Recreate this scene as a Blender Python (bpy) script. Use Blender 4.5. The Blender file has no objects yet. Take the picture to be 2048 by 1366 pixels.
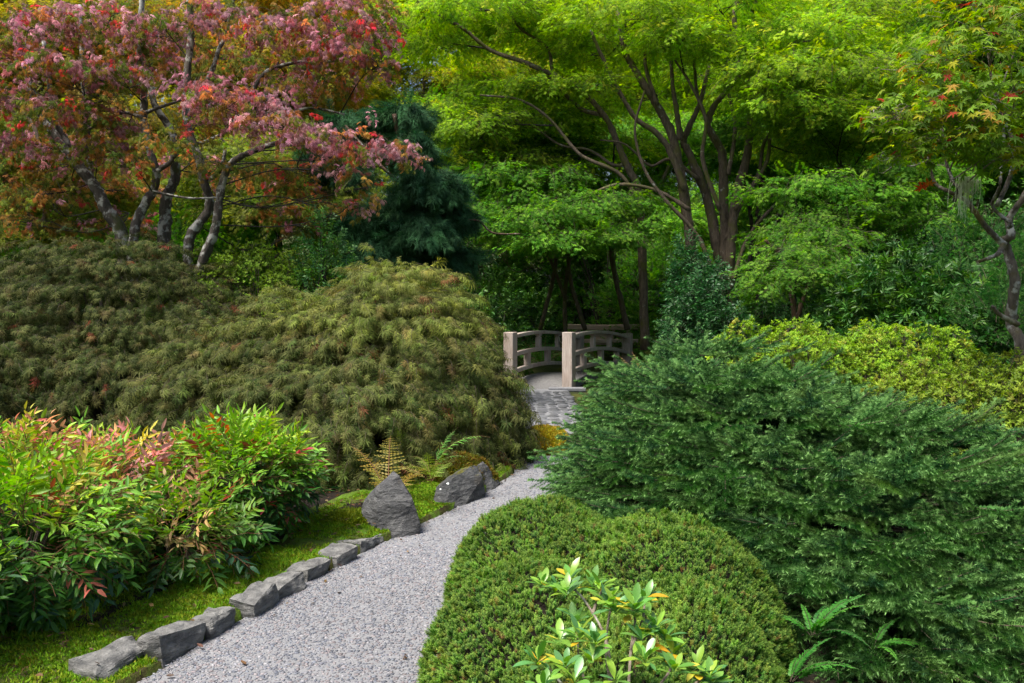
import bpy, bmesh, math, random
import numpy as np
from mathutils import Vector, noise as mnoise

# ------------------------------------------------------------------ camera, sky, sun, exposure
sc = bpy.context.scene
col = sc.collection
FPX, CX, CY, HORIZ = 1700.0, 1024.0, 683.0, 605.0
CAMZ = 1.6
PITCH = math.atan((CY - HORIZ) / FPX)
cam_d = bpy.data.cameras.new('camera'); cam = bpy.data.objects.new('camera', cam_d); col.objects.link(cam)
cam_d.sensor_width = 36; cam_d.lens = 36 * FPX / 2048; cam_d.clip_end = 600; cam_d.clip_start = .05
cam.location = (0, 0, CAMZ); cam.rotation_euler = (math.pi / 2 - PITCH, 0, 0)
sc.camera = cam
SUN_EL, SUN_AZ = math.radians(63), math.radians(-125)        # azimuth clockwise from +Y (the view direction)
w = bpy.data.worlds.new('World'); sc.world = w; w.use_nodes = True
nt = w.node_tree; bg = nt.nodes['Background']
sky = nt.nodes.new('ShaderNodeTexSky'); sky.sky_type = 'NISHITA'; sky.sun_disc = False
sky.sun_elevation = SUN_EL; sky.sun_rotation = SUN_AZ; sky.air_density = 1.0; sky.dust_density = 4.0; sky.ozone_density = 1.0
nt.links.new(sky.outputs[0], bg.inputs[0]); bg.inputs[1].default_value = .115
sun_d = bpy.data.lights.new('sun', 'SUN'); sun = bpy.data.objects.new('sun', sun_d); col.objects.link(sun)
sun_d.energy = 4.3; sun_d.angle = math.radians(20); sun_d.color = (1, .95, .86)
sv = Vector((math.sin(SUN_AZ) * math.cos(SUN_EL), math.cos(SUN_AZ) * math.cos(SUN_EL), math.sin(SUN_EL)))
sun.rotation_euler = sv.to_track_quat('Z', 'Y').to_euler()
sc.view_settings.view_transform = 'Standard'; sc.view_settings.look = 'None'
sc.view_settings.exposure = 0.95; sc.view_settings.gamma = 1
sc.render.engine = 'CYCLES'
cy = sc.cycles
cy.max_bounces = 5; cy.diffuse_bounces = 3; cy.glossy_bounces = 2; cy.transmission_bounces = 3; cy.transparent_max_bounces = 4
cy.caustics_reflective = False; cy.caustics_refractive = False
cy.use_adaptive_sampling = True; cy.adaptive_threshold = .02
cy.use_denoising = True; cy.denoising_prefilter = 'NONE'; cy.denoising_quality = 'HIGH'

# ------------------------------------------------------------------ helpers
R = np.random.default_rng(7)
A = np.array
CP, SP = math.cos(PITCH), math.sin(PITCH)
def at(px, py, d):
    a, b = (px - CX) / FPX, (CY - py) / FPX
    dy, dz = CP + b * SP, -SP + b * CP
    t = d / dy
    return A([a * t, d, CAMZ + dz * t])
def ground(px, py, z=0.0):
    a, b = (px - CX) / FPX, (CY - py) / FPX
    dy, dz = CP + b * SP, -SP + b * CP
    t = (z - CAMZ) / dz
    return A([a * t, dy * t, z])
def nrm(v):
    v = np.asarray(v, float)
    return v / np.maximum(np.linalg.norm(v, axis=-1, keepdims=True), 1e-9)
def frames(d, up):
    Y = nrm(d); Z = up - (up * Y).sum(-1, keepdims=True) * Y; Z = nrm(Z); X = np.cross(Y, Z)
    return np.stack([X, Y, Z], -1)
def eulers(M):
    return np.stack([np.arctan2(M[..., 2, 1], M[..., 2, 2]), -np.arcsin(np.clip(M[..., 2, 0], -1, 1)), np.arctan2(M[..., 1, 0], M[..., 0, 0])], -1)
def vnoise(P, s=1.0, seed=0):
    return A([mnoise.noise(Vector((p[0] * s + seed * 7.3, p[1] * s - seed * 3.1, p[2] * s + seed * 1.7))) for p in np.atleast_2d(P)])

def tag(o, label=None, cat=None, group=None, kind=None):
    if label: o['label'] = label
    if cat: o['category'] = cat
    if group: o['group'] = group
    if kind: o['kind'] = kind
    return o
def link(o, parent=None):
    col.objects.link(o)
    if parent is not None: o.parent = parent
    return o
def empty(name, loc, label, cat, group=None):
    o = bpy.data.objects.new(name, None); o.location = Vector([float(v) for v in loc]); o.empty_display_size = .1
    link(o); EMP[o.name] = A(loc, float)
    return tag(o, label, cat, group)
EMP = {}
def off(parent):
    return EMP.get(parent.name, np.zeros(3)) if parent is not None else np.zeros(3)

class Geo:
    def __init__(s): s.v = []; s.f = []; s.var = []; s.tip = []; s.m = []; s.n = 0
    def add(s, v, f, var=.5, tip=0.0, mi=0):
        v = np.asarray(v, float)
        s.v.append(v); s.f += [tuple(int(i) + s.n for i in q) for q in f]; s.m += [mi] * len(f)
        s.var.append(np.full(len(v), var) if np.isscalar(var) else var)
        s.tip.append(np.full(len(v), tip) if np.isscalar(tip) else tip); s.n += len(v)
    def mesh(s, name, mats, smooth=False):
        me = bpy.data.meshes.new(name)
        V = np.concatenate(s.v); me.from_pydata(V.tolist(), [], s.f)
        a = me.attributes.new('var', 'FLOAT', 'POINT'); a.data.foreach_set('value', np.concatenate(s.var).astype(np.float32))
        a = me.attributes.new('tip', 'FLOAT', 'POINT'); a.data.foreach_set('value', np.concatenate(s.tip).astype(np.float32))
        for m in (mats if isinstance(mats, (list, tuple)) else [mats]): me.materials.append(m)
        me.polygons.foreach_set('material_index', np.array(s.m, np.int32))
        if smooth: me.polygons.foreach_set('use_smooth', np.ones(len(me.polygons), bool))
        me.update(); return me
    def obj(s, name, mats, parent=None, smooth=False, o=None):
        if parent is not None:
            s.v = [v - off(parent) for v in s.v]
        return link(bpy.data.objects.new(name, s.mesh(name, mats, smooth)), parent)

def place(g, leaf, pos, d, up, sc_=1.0, var=.5, tip=0.0, mi=0):
    v, f = leaf
    M = frames(A(d, float)[None], A(up, float)[None])[0]
    g.add((v * sc_) @ M.T + A(pos), f, var, tip, mi)

# ---- tubes
def spline(pts, n):
    P = A(pts, float)
    if len(P) == 2:
        t = np.linspace(0, 1, n)[:, None]; return P[0] * (1 - t) + P[1] * t
    Q = np.vstack([2 * P[0] - P[1], P, 2 * P[-1] - P[-2]])
    out = []
    T = np.linspace(0, len(P) - 1 - 1e-6, n)
    for t in T:
        i = int(t); u = t - i
        p0, p1, p2, p3 = Q[i:i + 4]
        out.append(.5 * (2 * p1 + (p2 - p0) * u + (2 * p0 - 5 * p1 + 4 * p2 - p3) * u * u + (3 * p1 - p0 - 3 * p2 + p3) * u ** 3))
    return A(out)
def tube(g, pts, r0, r1, seg=8, n=None, rough=.0, mi=0, var=.5, flare=0):
    n = n or max(4, 4 * len(pts))
    C = spline(pts, n)
    T = nrm(np.gradient(C, axis=0))
    ref = A([0.31, 0.17, .93]) if abs(T[:, 2]).mean() < .8 else A([.9, .3, .1])
    X = nrm(np.cross(T, ref)); Y = np.cross(T, X)
    t = np.linspace(0, 1, n); rad = r0 + (r1 - r0) * t ** .85
    if flare: rad = rad * (1 + flare * np.exp(-t * 9))
    a = np.linspace(0, 2 * math.pi, seg, endpoint=False)
    ring = rad[:, None, None] * (np.cos(a)[None, :, None] * X[:, None] + np.sin(a)[None, :, None] * Y[:, None])
    if rough: ring = ring * (1 + rough * R.normal(size=(n, seg, 1)))
    V = (C[:, None] + ring).reshape(-1, 3)
    F = [(i * seg + j, i * seg + (j + 1) % seg, (i + 1) * seg + (j + 1) % seg, (i + 1) * seg + j) for i in range(n - 1) for j in range(seg)]
    F.append(tuple(range((n - 1) * seg, n * seg))); F.append(tuple(range(seg - 1, -1, -1)))
    g.add(V, F, var, 0, mi)
    return C

# ---- scattering: one object whose geometry nodes set a leaf spray on every point
_groups = {}
TEMPLATE = {}
def template(name, meshes):
    TEMPLATE[name] = [bpy.data.objects.new(f'{name}_pattern', m) for m in meshes]
def group_for(tn):
    if tn in _groups: return _groups[tn]
    ng = bpy.data.node_groups.new('scatter_' + tn, 'GeometryNodeTree')
    ng.interface.new_socket('Geometry', in_out='INPUT', socket_type='NodeSocketGeometry')
    ng.interface.new_socket('Geometry', in_out='OUTPUT', socket_type='NodeSocketGeometry')
    N, L = ng.nodes, ng.links
    gi, go = N.new('NodeGroupInput'), N.new('NodeGroupOutput')
    g2i = N.new('GeometryNodeGeometryToInstance')
    for o in TEMPLATE[tn]:
        oi = N.new('GeometryNodeObjectInfo'); oi.inputs['Object'].default_value = o; oi.inputs['As Instance'].default_value = False
        L.new(oi.outputs['Geometry'], g2i.inputs[0])
    ip = N.new('GeometryNodeInstanceOnPoints'); ip.inputs['Pick Instance'].default_value = True
    def named(n, t):
        a = N.new('GeometryNodeInputNamedAttribute'); a.data_type = t; a.inputs['Name'].default_value = n
        return next(x for x in a.outputs if x.enabled and x.name == 'Attribute')
    L.new(gi.outputs[0], ip.inputs['Points']); L.new(g2i.outputs[0], ip.inputs['Instance'])
    L.new(named('pick', 'INT'), ip.inputs['Instance Index'])
    L.new(named('rot', 'FLOAT_VECTOR'), ip.inputs['Rotation'])
    L.new(named('scl', 'FLOAT_VECTOR'), ip.inputs['Scale'])
    L.new(ip.outputs[0], go.inputs[0])
    _groups[tn] = ng; return ng
def scatter(name, parent, tn, P, D, U, S, T, nparts=0, part='leaf_spray', key=None):
    """P points, D growth directions, U leaf-face normals, S sizes, T colours. The nparts nearest ones become objects of their own."""
    P = np.asarray(P, float); n = len(P)
    S = np.broadcast_to(np.asarray(S, float), (n,)) if np.ndim(S) < 2 else S
    E = eulers(frames(np.asarray(D, float), np.asarray(U, float)))
    pick = R.integers(0, len(TEMPLATE[tn]), n)
    base = off(parent)
    rest = np.ones(n, bool)
    if nparts:
        k = key if key is not None else np.hypot(P[:, 0], P[:, 1])
        idx = np.argsort(k)[:nparts]; rest[idx] = False
        for i in idx:
            o = bpy.data.objects.new(part, TEMPLATE[tn][pick[i]].data)
            o.location = Vector((P[i] - base).tolist()); o.rotation_euler = E[i].tolist(); s = float(S[i]); o.scale = (s, s, s)
            o['tint'] = [float(c) for c in T[i]]
            link(o, parent)
    if not rest.any(): return None
    me = bpy.data.meshes.new(name); m = int(rest.sum())
    me.vertices.add(m); me.vertices.foreach_set('co', (P[rest] - base).astype(np.float32).ravel())
    def put(nm, ty, arr, prop):
        a = me.attributes.new(nm, ty, 'POINT'); a.data.foreach_set(prop, np.ascontiguousarray(arr).ravel())
    put('rot', 'FLOAT_VECTOR', E[rest].astype(np.float32), 'vector')
    put('scl', 'FLOAT_VECTOR', np.repeat(np.asarray(S)[rest][:, None], 3, 1).astype(np.float32), 'vector')
    put('tint', 'FLOAT_VECTOR', np.asarray(T)[rest].astype(np.float32), 'vector')
    put('pick', 'INT', pick[rest].astype(np.int32), 'value')
    for mm in TEMPLATE[tn][0].data.materials: me.materials.append(mm)
    o = link(bpy.data.objects.new(name, me), parent)
    o.modifiers.new('leaves', 'NODES').node_group = group_for(tn)
    o['kind'] = 'stuff'
    return o

# ------------------------------------------------------------------ materials
def mat(name):
    m = bpy.data.materials.new(name); m.use_nodes = True
    return m, m.node_tree.nodes, m.node_tree.links, m.node_tree.nodes['Principled BSDF']
def ramp(N, stops):
    r = N.new('ShaderNodeValToRGB'); e = r.color_ramp.elements
    while len(e) < len(stops): e.new(.5)
    for i, (p, c) in enumerate(stops): e[i].position = p; e[i].color = (*c, 1) if len(c) == 3 else c
    return r
def mixc(N, L, a, b, f, mode='MIX'):
    m = N.new('ShaderNodeMix'); m.data_type = 'RGBA'; m.blend_type = mode
    for s, v in ((0, f), (6, a), (7, b)):
        if hasattr(v, 'default_value') or hasattr(v, 'is_linked'): L.new(v, m.inputs[s])
        else: m.inputs[s].default_value = v if s == 0 else (*v, 1)
    return m.outputs[2]
def tex(N, L, kind, scale, co=None, **kw):
    t = N.new('ShaderNodeTex' + kind); t.inputs['Scale'].default_value = scale
    for k, v in kw.items():
        if k in t.inputs: t.inputs[k].default_value = v
        else: setattr(t, k, v)
    if co is not None: L.new(co, t.inputs['Vector'])
    return t
def bump(N, L, h, s, d, bs, prev=None):
    b = N.new('ShaderNodeBump'); b.inputs['Strength'].default_value = s; b.inputs['Distance'].default_value = d
    L.new(h, b.inputs['Height'])
    if prev is not None: L.new(prev, b.inputs['Normal'])
    if bs is not None: L.new(b.outputs[0], bs.inputs['Normal'])
    return b.outputs[0]

def leafmat(name, rough=.5, transl=.35, spec=.35, tipcol=None, vlo=.6, vhi=1.4, vein=0.0, tsat=1.15):
    m, N, L, b = mat(name)
    t = N.new('ShaderNodeAttribute'); t.attribute_type = 'INSTANCER'; t.attribute_name = 'tint'
    v = N.new('ShaderNodeAttribute'); v.attribute_name = 'var'
    mr = N.new('ShaderNodeMapRange'); L.new(v.outputs['Fac'], mr.inputs[0]); mr.inputs[3].default_value = vlo; mr.inputs[4].default_value = vhi
    c = t.outputs['Color']
    hs = N.new('ShaderNodeHueSaturation'); L.new(c, hs.inputs['Color']); L.new(mr.outputs[0], hs.inputs['Value'])
    h2 = N.new('ShaderNodeMapRange'); L.new(v.outputs['Fac'], h2.inputs[0]); h2.inputs[3].default_value = .515; h2.inputs[4].default_value = .485
    L.new(h2.outputs[0], hs.inputs['Hue'])
    c = hs.outputs[0]
    if tipcol is not None:
        tp = N.new('ShaderNodeAttribute'); tp.attribute_name = 'tip'
        c = mixc(N, L, c, tipcol, tp.outputs['Fac'])
    L.new(c, b.inputs['Base Color']); b.inputs['Roughness'].default_value = rough; b.inputs['Specular IOR Level'].default_value = spec
    tr = N.new('ShaderNodeBsdfTranslucent')
    hs2 = N.new('ShaderNodeHueSaturation'); L.new(c, hs2.inputs['Color']); hs2.inputs['Saturation'].default_value = tsat; hs2.inputs['Value'].default_value = 1.25
    L.new(hs2.outputs[0], tr.inputs['Color'])
    ms = N.new('ShaderNodeMixShader'); ms.inputs[0].default_value = transl
    L.new(b.outputs[0], ms.inputs[1]); L.new(tr.outputs[0], ms.inputs[2])
    L.new(ms.outputs[0], N['Material Output'].inputs['Surface'])
    return m

def barkmat(name, base, dark, moss=.4, lichen=.3, mosscol=(.05, .06, .012)):
    m, N, L, b = mat(name)
    co = N.new('ShaderNodeTexCoord').outputs['Object']
    mp = N.new('ShaderNodeMapping'); mp.inputs['Scale'].default_value = (1, 1, .25); L.new(co, mp.inputs[0])
    n1 = tex(N, L, 'Noise', 26, mp.outputs[0], Detail=6, Roughness=.7)
    n2 = tex(N, L, 'Noise', 3.2, co, Detail=4)
    n3 = tex(N, L, 'Noise', 7, co, Detail=5, Roughness=.6)
    c = ramp(N, [(.3, dark), (.7, base)]); L.new(n1.outputs[0], c.inputs[0])
    r2 = ramp(N, [(.62 - .3 * lichen, (0, 0, 0)), (.70 - .3 * lichen, (1, 1, 1))]); L.new(n3.outputs[0], r2.inputs[0])
    c2 = mixc(N, L, c.outputs[0], (.38, .38, .34), r2.outputs[0])
    r3 = ramp(N, [(.66 - .35 * moss, (0, 0, 0)), (.80 - .35 * moss, (1, 1, 1))]); L.new(n2.outputs[0], r3.inputs[0])
    c3 = mixc(N, L, c2, mosscol, r3.outputs[0])
    L.new(c3, b.inputs['Base Color']); b.inputs['Roughness'].default_value = .9
    bump(N, L, n1.outputs[0], .8, .02, b)
    return m

def rockmat(name, a=(.016, .017, .021), bcol=(.15, .15, .152), moss=.0, spots=False):
    m, N, L, b = mat(name)
    co = N.new('ShaderNodeTexCoord').outputs['Object']
    mp = N.new('ShaderNodeMapping'); mp.inputs['Rotation'].default_value = (.5, .35, .2); mp.inputs['Scale'].default_value = (1, 1, 3.2); L.new(co, mp.inputs[0])
    n1 = tex(N, L, 'Noise', 7, mp.outputs[0], Detail=9, Roughness=.68)
    n2 = tex(N, L, 'Noise', 42, co, Detail=5, Roughness=.7)
    n3 = tex(N, L, 'Noise', 4.2, co, Detail=5)
    wv = tex(N, L, 'Wave', 3.0, mp.outputs[0], Distortion=9, Detail=5)
    c = ramp(N, [(.3, a), (.52, tuple(.55 * x + .45 * y for x, y in zip(a, bcol))), (.75, bcol)]); L.new(n1.outputs[0], c.inputs[0])
    c2 = mixc(N, L, c.outputs[0], n2.outputs[0], .25, 'OVERLAY')
    rl = ramp(N, [(.6, (0, 0, 0)), (.66, (1, 1, 1))]); L.new(n2.outputs[0], rl.inputs[0])
    mlt = N.new('ShaderNodeMath'); mlt.operation = 'MULTIPLY'; L.new(rl.outputs[0], mlt.inputs[0]); mlt.inputs[1].default_value = .35
    c3 = mixc(N, L, c2, (.30, .31, .29), mlt.outputs[0])
    rb = ramp(N, [(.60, (0, 0, 0)), (.72, (1, 1, 1))]); L.new(n3.outputs[0], rb.inputs[0])
    ml2 = N.new('ShaderNodeMath'); ml2.operation = 'MULTIPLY'; L.new(rb.outputs[0], ml2.inputs[0]); ml2.inputs[1].default_value = .6
    c4 = mixc(N, L, c3, (.085, .062, .035), ml2.outputs[0])
    if moss > 0:
        g = N.new('ShaderNodeNewGeometry'); sx = N.new('ShaderNodeSeparateXYZ'); L.new(g.outputs['Normal'], sx.inputs[0])
        ad = N.new('ShaderNodeMath'); ad.operation = 'ADD'; L.new(sx.outputs[2], ad.inputs[0]); L.new(n3.outputs[0], ad.inputs[1])
        rm = ramp(N, [(.5, (0, 0, 0)), (.56, (1, 1, 1))]);
        sb = N.new('ShaderNodeMath'); sb.operation = 'MULTIPLY_ADD'; L.new(ad.outputs[0], sb.inputs[0]); sb.inputs[1].default_value = .5; sb.inputs[2].default_value = -.45 + .3 * moss
        L.new(sb.outputs[0], rm.inputs[0]); c4 = mixc(N, L, c4, (.14, .13, .012), rm.outputs[0])
    L.new(c4, b.inputs['Base Color']); b.inputs['Roughness'].default_value = .75
    p = bump(N, L, wv.outputs[0], .35, .03, None); p = bump(N, L, n1.outputs[0], .9, .05, None, p); bump(N, L, n2.outputs[0], .6, .012, b, p)
    return m

def woodmat(name, a, bcol, stretch=(14, 14, 1.2), red=.0):
    m, N, L, b = mat(name)
    co = N.new('ShaderNodeTexCoord').outputs['Object']
    mp = N.new('ShaderNodeMapping'); mp.inputs['Scale'].default_value = stretch; L.new(co, mp.inputs[0])
    n1 = tex(N, L, 'Noise', 4, mp.outputs[0], Detail=8, Roughness=.65)
    n2 = tex(N, L, 'Noise', 2.2, co, Detail=5, Roughness=.6)
    c = ramp(N, [(.3, a), (.7, bcol)]); L.new(n1.outputs[0], c.inputs[0])
    r2 = ramp(N, [(.4, (0, 0, 0)), (.68, (1, 1, 1))]); L.new(n2.outputs[0], r2.inputs[0])
    c2 = mixc(N, L, c.outputs[0], (.24, .13, .085), r2.outputs[0])
    fm = N.new('ShaderNodeMath'); fm.operation = 'MULTIPLY'; L.new(r2.outputs[0], fm.inputs[0]); fm.inputs[1].default_value = red
    c2 = mixc(N, L, c.outputs[0], (.24, .13, .085), fm.outputs[0])
    L.new(c2, b.inputs['Base Color']); b.inputs['Roughness'].default_value = .82
    bump(N, L, n1.outputs[0], .5, .01, b)
    return m

def soilmat(name, cols, scale=9, bd=.03):
    m, N, L, b = mat(name)
    co = N.new('ShaderNodeTexCoord').outputs['Object']
    n1 = tex(N, L, 'Noise', scale, co, Detail=9, Roughness=.7); n2 = tex(N, L, 'Noise', scale * 9, co, Detail=4, Roughness=.7)
    c = ramp(N, [(.3 + .4 * i / max(1, len(cols) - 1), k) for i, k in enumerate(cols)]); L.new(n1.outputs[0], c.inputs[0])
    c2 = mixc(N, L, c.outputs[0], n2.outputs[0], .35, 'OVERLAY')
    L.new(c2, b.inputs['Base Color']); b.inputs['Roughness'].default_value = .95; b.inputs['Specular IOR Level'].default_value = .2
    p = bump(N, L, n1.outputs[0], .6, bd, None); bump(N, L, n2.outputs[0], .7, bd * .4, b, p)
    return m

M_maple = leafmat('maple_leaf', .6, .5, .12)
M_red = leafmat('red_maple_leaf', .6, .42, .2, tsat=1.05, vlo=.55, vhi=1.5)
M_lace = leafmat('laceleaf_leaf', .7, .3, .12, tipcol=(.22, .23, .075), vlo=.42, vhi=1.6)
M_nand = leafmat('nandina_leaf', .45, .35, .3, vlo=.65, vhi=1.35)
M_spr = leafmat('spruce_needle', .6, .2, .15, tipcol=(.24, .45, .13), vlo=.4, vhi=1.45)
M_yew = leafmat('yew_needle', .6, .25, .15, tipcol=(.24, .34, .06), vlo=.5, vhi=1.5)
M_rho = leafmat('rhododendron_leaf', .32, .3, .55, vlo=.75, vhi=1.25)
M_shrub = leafmat('shrub_leaf', .45, .25, .35)
M_aza = leafmat('azalea_leaf', .55, .4, .2, tipcol=(.33, .46, .035))
M_pine = leafmat('pine_needle', .8, .2, .08)
M_fern = leafmat('fern_leaflet', .5, .4, .3, vlo=.75, vhi=1.25)
M_moss = leafmat('moss_tuft', .8, .3, .1)
M_twig = barkmat('twig_bark', (.10, .075, .05), (.03, .022, .015), 0, -.3)
M_twig_red = barkmat('red_twig_bark', (.22, .10, .05), (.12, .05, .025), -1, -.6)
M_bark = barkmat('mossy_maple_bark', (.17, .125, .085), (.035, .025, .017), .45, -.05, (.09, .085, .02))
M_bark_pale = barkmat('pale_lichened_bark', (.12, .10, .08), (.03, .025, .02), .25, .38)
M_bark_star = barkmat('mossy_pale_bark', (.17, .14, .11), (.045, .035, .028), .42, .25, (.10, .085, .02))
M_bark_brown = barkmat('brown_bark', (.13, .075, .045), (.035, .02, .012), .3, .05)
M_bark_dark = barkmat('dark_bark', (.03, .024, .018), (.01, .008, .006), .2, -.2)
M_stem_grey = barkmat('grey_stem_bark', (.30, .25, .20), (.12, .09, .07), -.6, .2)
M_rock = rockmat('slate_rock'); M_rock_moss = rockmat('mossy_rock', moss=.9); M_kerb = rockmat('kerb_stone', (.04, .04, .043), (.30, .295, .285), moss=.2)
M_wood = woodmat('weathered_cedar', (.26, .22, .19), (.54, .47, .42), red=.45)
M_wood_d = woodmat('aged_brown_cedar', (.30, .22, .17), (.55, .43, .36), (1.2, 14, 14), red=.4)
M_soil = soilmat('soil', [(.004, .0035, .003), (.013, .009, .006), (.009, .010, .004)])
M_under = soilmat('woodland_floor', [(.012, .012, .005), (.035, .045, .010), (.09, .085, .012)], 1.6)
M_mossg = soilmat('moss_carpet', [(.035, .024, .012), (.05, .05, .012), (.07, .12, .011), (.09, .19, .012)], 6, .04)
M_gap = soilmat('path_mortar', [(.15, .152, .162), (.22, .222, .235)], 14, .01)
M_deck = soilmat('deck_aggregate', [(.10, .098, .10), (.20, .195, .195)], 20, .015)
def pebmat():
    m, N, L, b = mat('pebble_stone')
    t = N.new('ShaderNodeAttribute'); t.attribute_type = 'INSTANCER'; t.attribute_name = 'tint'
    co = N.new('ShaderNodeTexCoord').outputs['Object']
    n = tex(N, L, 'Noise', 60, co, Detail=4)
    L.new(mixc(N, L, t.outputs['Color'], n.outputs[0], .25, 'OVERLAY'), b.inputs['Base Color']); b.inputs['Roughness'].default_value = .62
    return m
M_peb = pebmat()

# ------------------------------------------------------------------ leaf patterns
def ell(L, W, fold=.12, bend=.15, k=2, peak=.45):
    v = [(0, 0, 0)]; f = []
    ts = np.linspace(0, 1, k + 2)[1:-1]
    for t in ts:
        wd = W / 2 * (math.sin(math.pi * t ** (math.log(.5) / math.log(peak)))) ** .8
        z = -bend * L * t * t
        v += [(-wd, t * L, z + fold * wd), (0, t * L, z), (wd, t * L, z + fold * wd)]
    v.append((0, L, -bend * L)); n = len(v) - 1
    f += [(0, 2, 1), (0, 3, 2)]
    for i in range(k - 1):
        a = 1 + 3 * i; b = a + 3
        f += [(a, a + 1, b + 1, b), (a + 1, a + 2, b + 2, b + 1)]
    a = 1 + 3 * (k - 1); f += [(a, a + 1, n), (a + 1, a + 2, n)]
    return A(v, float), f
def palm(nl, L, wd, spread, droop, jit=0):
    v = [(0, 0, 0)]; f = []
    for i in range(nl):
        u = i / (nl - 1) * 2 - 1
        a = u * math.radians(spread); l = L * (1 - .45 * abs(u) ** 1.6) * (1 + jit * R.normal())
        dx, dy = math.sin(a), math.cos(a); px, py = dy, -dx
        n = len(v)
        for t, s in ((.5, -1), (.5, 1), (1, 0)):
            r = l * t
            v.append((dx * r + px * s * wd * l, dy * r + py * s * wd * l, -droop * r * r / L))
        f += [(0, n + 2, n), (0, n + 1, n + 2)]
    return A(v, float), f
def broadstar(L, droop=.25, nl=7):
    ring = []
    angs = np.linspace(-125, 125, nl)
    for i, a in enumerate(angs):
        l = L * (1 - .42 * (abs(a) / 125) ** 1.5) * (1 + .07 * R.normal())
        if i: ring.append((math.radians((a + angs[i - 1]) / 2), L * .36))
        ring += [(math.radians(a - 9), l * .66), (math.radians(a), l), (math.radians(a + 9), l * .66)]
    v = [(0, 0, 0)] + [(math.sin(a) * r, math.cos(a) * r, -droop * r * r / L + .03 * L * R.normal()) for a, r in ring]
    f = [(0, i + 1, i) for i in range(1, len(v) - 1)]
    return A(v, float), f
def lace(L, nl=7, droop=.8):
    v = []; f = []
    for i in range(nl):
        u = i / (nl - 1) * 2 - 1
        a = u * math.radians(105) + R.normal() * .08; l = L * (1 - .4 * abs(u) ** 1.5)
        dx, dy = math.sin(a), math.cos(a); px, py = dy, -dx
        def pt(r, s): return (dx * r + px * s, dy * r + py * s, -droop * r * r / L)
        n = len(v); wd = .036 * L
        v += [pt(0, 0), pt(l * .45, -wd), pt(l * .45, wd), pt(l, 0)]; f += [(n, n + 2, n + 1), (n + 1, n + 2, n + 3)]
        for t in (.3, .52, .72):
            for s in (-1, 1):
                n = len(v); tl = l * .30 * (1.1 - t)
                v += [pt(l * t, s * wd * .5), pt(l * (t + .09), s * wd * .5), pt(l * t + tl, s * tl * .62)]
                f += [(n, n + 1, n + 2) if s > 0 else (n + 1, n, n + 2)]
    return A(v, float), f

def spray_maple(nleaf, length, leafs, ls, flat=.25, droop=.3, petiole=.05, twigm=1, tw=.0035):
    g = Geo()
    tube(g, [(0, 0, 0), (.01, length * .5, .01), (0, length, -.02)], tw, tw * .4, 4, 4, mi=twigm)
    for i in range(nleaf):
        t = .12 + .88 * (i // 2 * 2 + 1) / nleaf; s = -1 if i % 2 else 1
        if i == nleaf - 1: s = 0; t = 1
        d = A([s * R.uniform(.6, 1.1), R.uniform(.35, .8) if s else 1, -droop * R.uniform(.2, 1.3)])
        p = A([0, t * length, -.01 * t]) + nrm(d) * petiole * R.uniform(.5, 1.6) + A([R.normal() * .015, 0, R.normal() * .02])
        place(g, leafs[R.integers(len(leafs))], p, d, A([R.normal() * flat, R.normal() * flat, 1]), ls * R.uniform(.7, 1.2), R.uniform())
    return g
mleaf = [palm(5, .062, .15, 95, .25, .06) for _ in range(3)] + [palm(7, .062, .12, 115, .25, .06) for _ in range(2)]
template('maple', [spray_maple(15, .36, mleaf, 1.0).mesh('maple_spray', [M_maple, M_twig]) for _ in range(5)])
rleaf = [palm(9, .062, .11, 120, .55, .05) for _ in range(4)]
template('redmaple', [spray_maple(9, .26, rleaf, 1.0, .4, .9, .04, 1, .003).mesh('red_spray', [M_red, M_twig]) for _ in range(6)])
bleaf = [broadstar(.075) for _ in range(5)]
def single(leaf, m, pet=.03):
    g = Geo(); tube(g, [(0, 0, 0), (0, pet, -.004)], .0012, .001, 3, 2, mi=1)
    place(g, leaf, (0, pet, -.004), (0, 1, -.15), (0, 0, 1), 1, .5); return g
template('star', [single(l, 0).mesh('star_leaf', [M_maple, M_twig_red]) for l in bleaf])
lleaf = [lace(.105, 7, R.uniform(.5, 1.1)) for _ in range(4)]
def spray_lace():
    g = Geo(); L = .2
    tube(g, [(0, 0, 0), (.01, L * .5, .01), (0, L, -.03)], .0025, .001, 4, 3, mi=1)
    for i in range(6):
        t = .15 + .85 * i / 5; s = (-1) ** i
        d = A([s * R.uniform(.3, .9), R.uniform(.4, .9), -.35 * R.uniform(.2, 1.4)])
        tp = np.clip(R.normal(.15, .25), 0, .8)
        place(g, lleaf[R.integers(4)], A([R.normal() * .012, t * L, R.normal() * .012 - .02 * t]), d, A([R.normal() * .35, R.normal() * .35, 1]), R.uniform(.65, 1.15), R.uniform(), tp)
    return g
template('lace', [spray_lace().mesh('lace_spray', [M_lace, M_twig]) for _ in range(7)])
def spray_nandina(n=13, L=.25, ll=.07):
    g = Geo()
    tube(g, [(0, 0, 0), (0, L * .5, .02), (0, L, -.01)], .0022, .001, 4, 4, mi=1)
    for i in range(n):
        t = .2 + .8 * (i // 2) / ((n - 1) // 2); s = -1 if i % 2 else 1
        if i == n - 1: s = 0; t = 1
        d = A([s * R.uniform(.6, 1.2), R.uniform(.5, .9) if s else 1, R.uniform(-.35, .25)])
        pos = A([s * R.uniform(0, .05) * (1.15 - t), t * L, .01 * R.normal()])
        place(g, ell(ll * R.uniform(.75, 1.2), ll * R.uniform(.24, .32), .25, R.uniform(.0, .35), 3, .38), pos, d, A([R.normal() * .4, R.normal() * .3, 1]), 1, R.uniform())
    return g
template('nandina', [spray_nandina().mesh('nandina_leaf_spray', [M_nand, M_twig_red]) for _ in range(7)])
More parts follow.
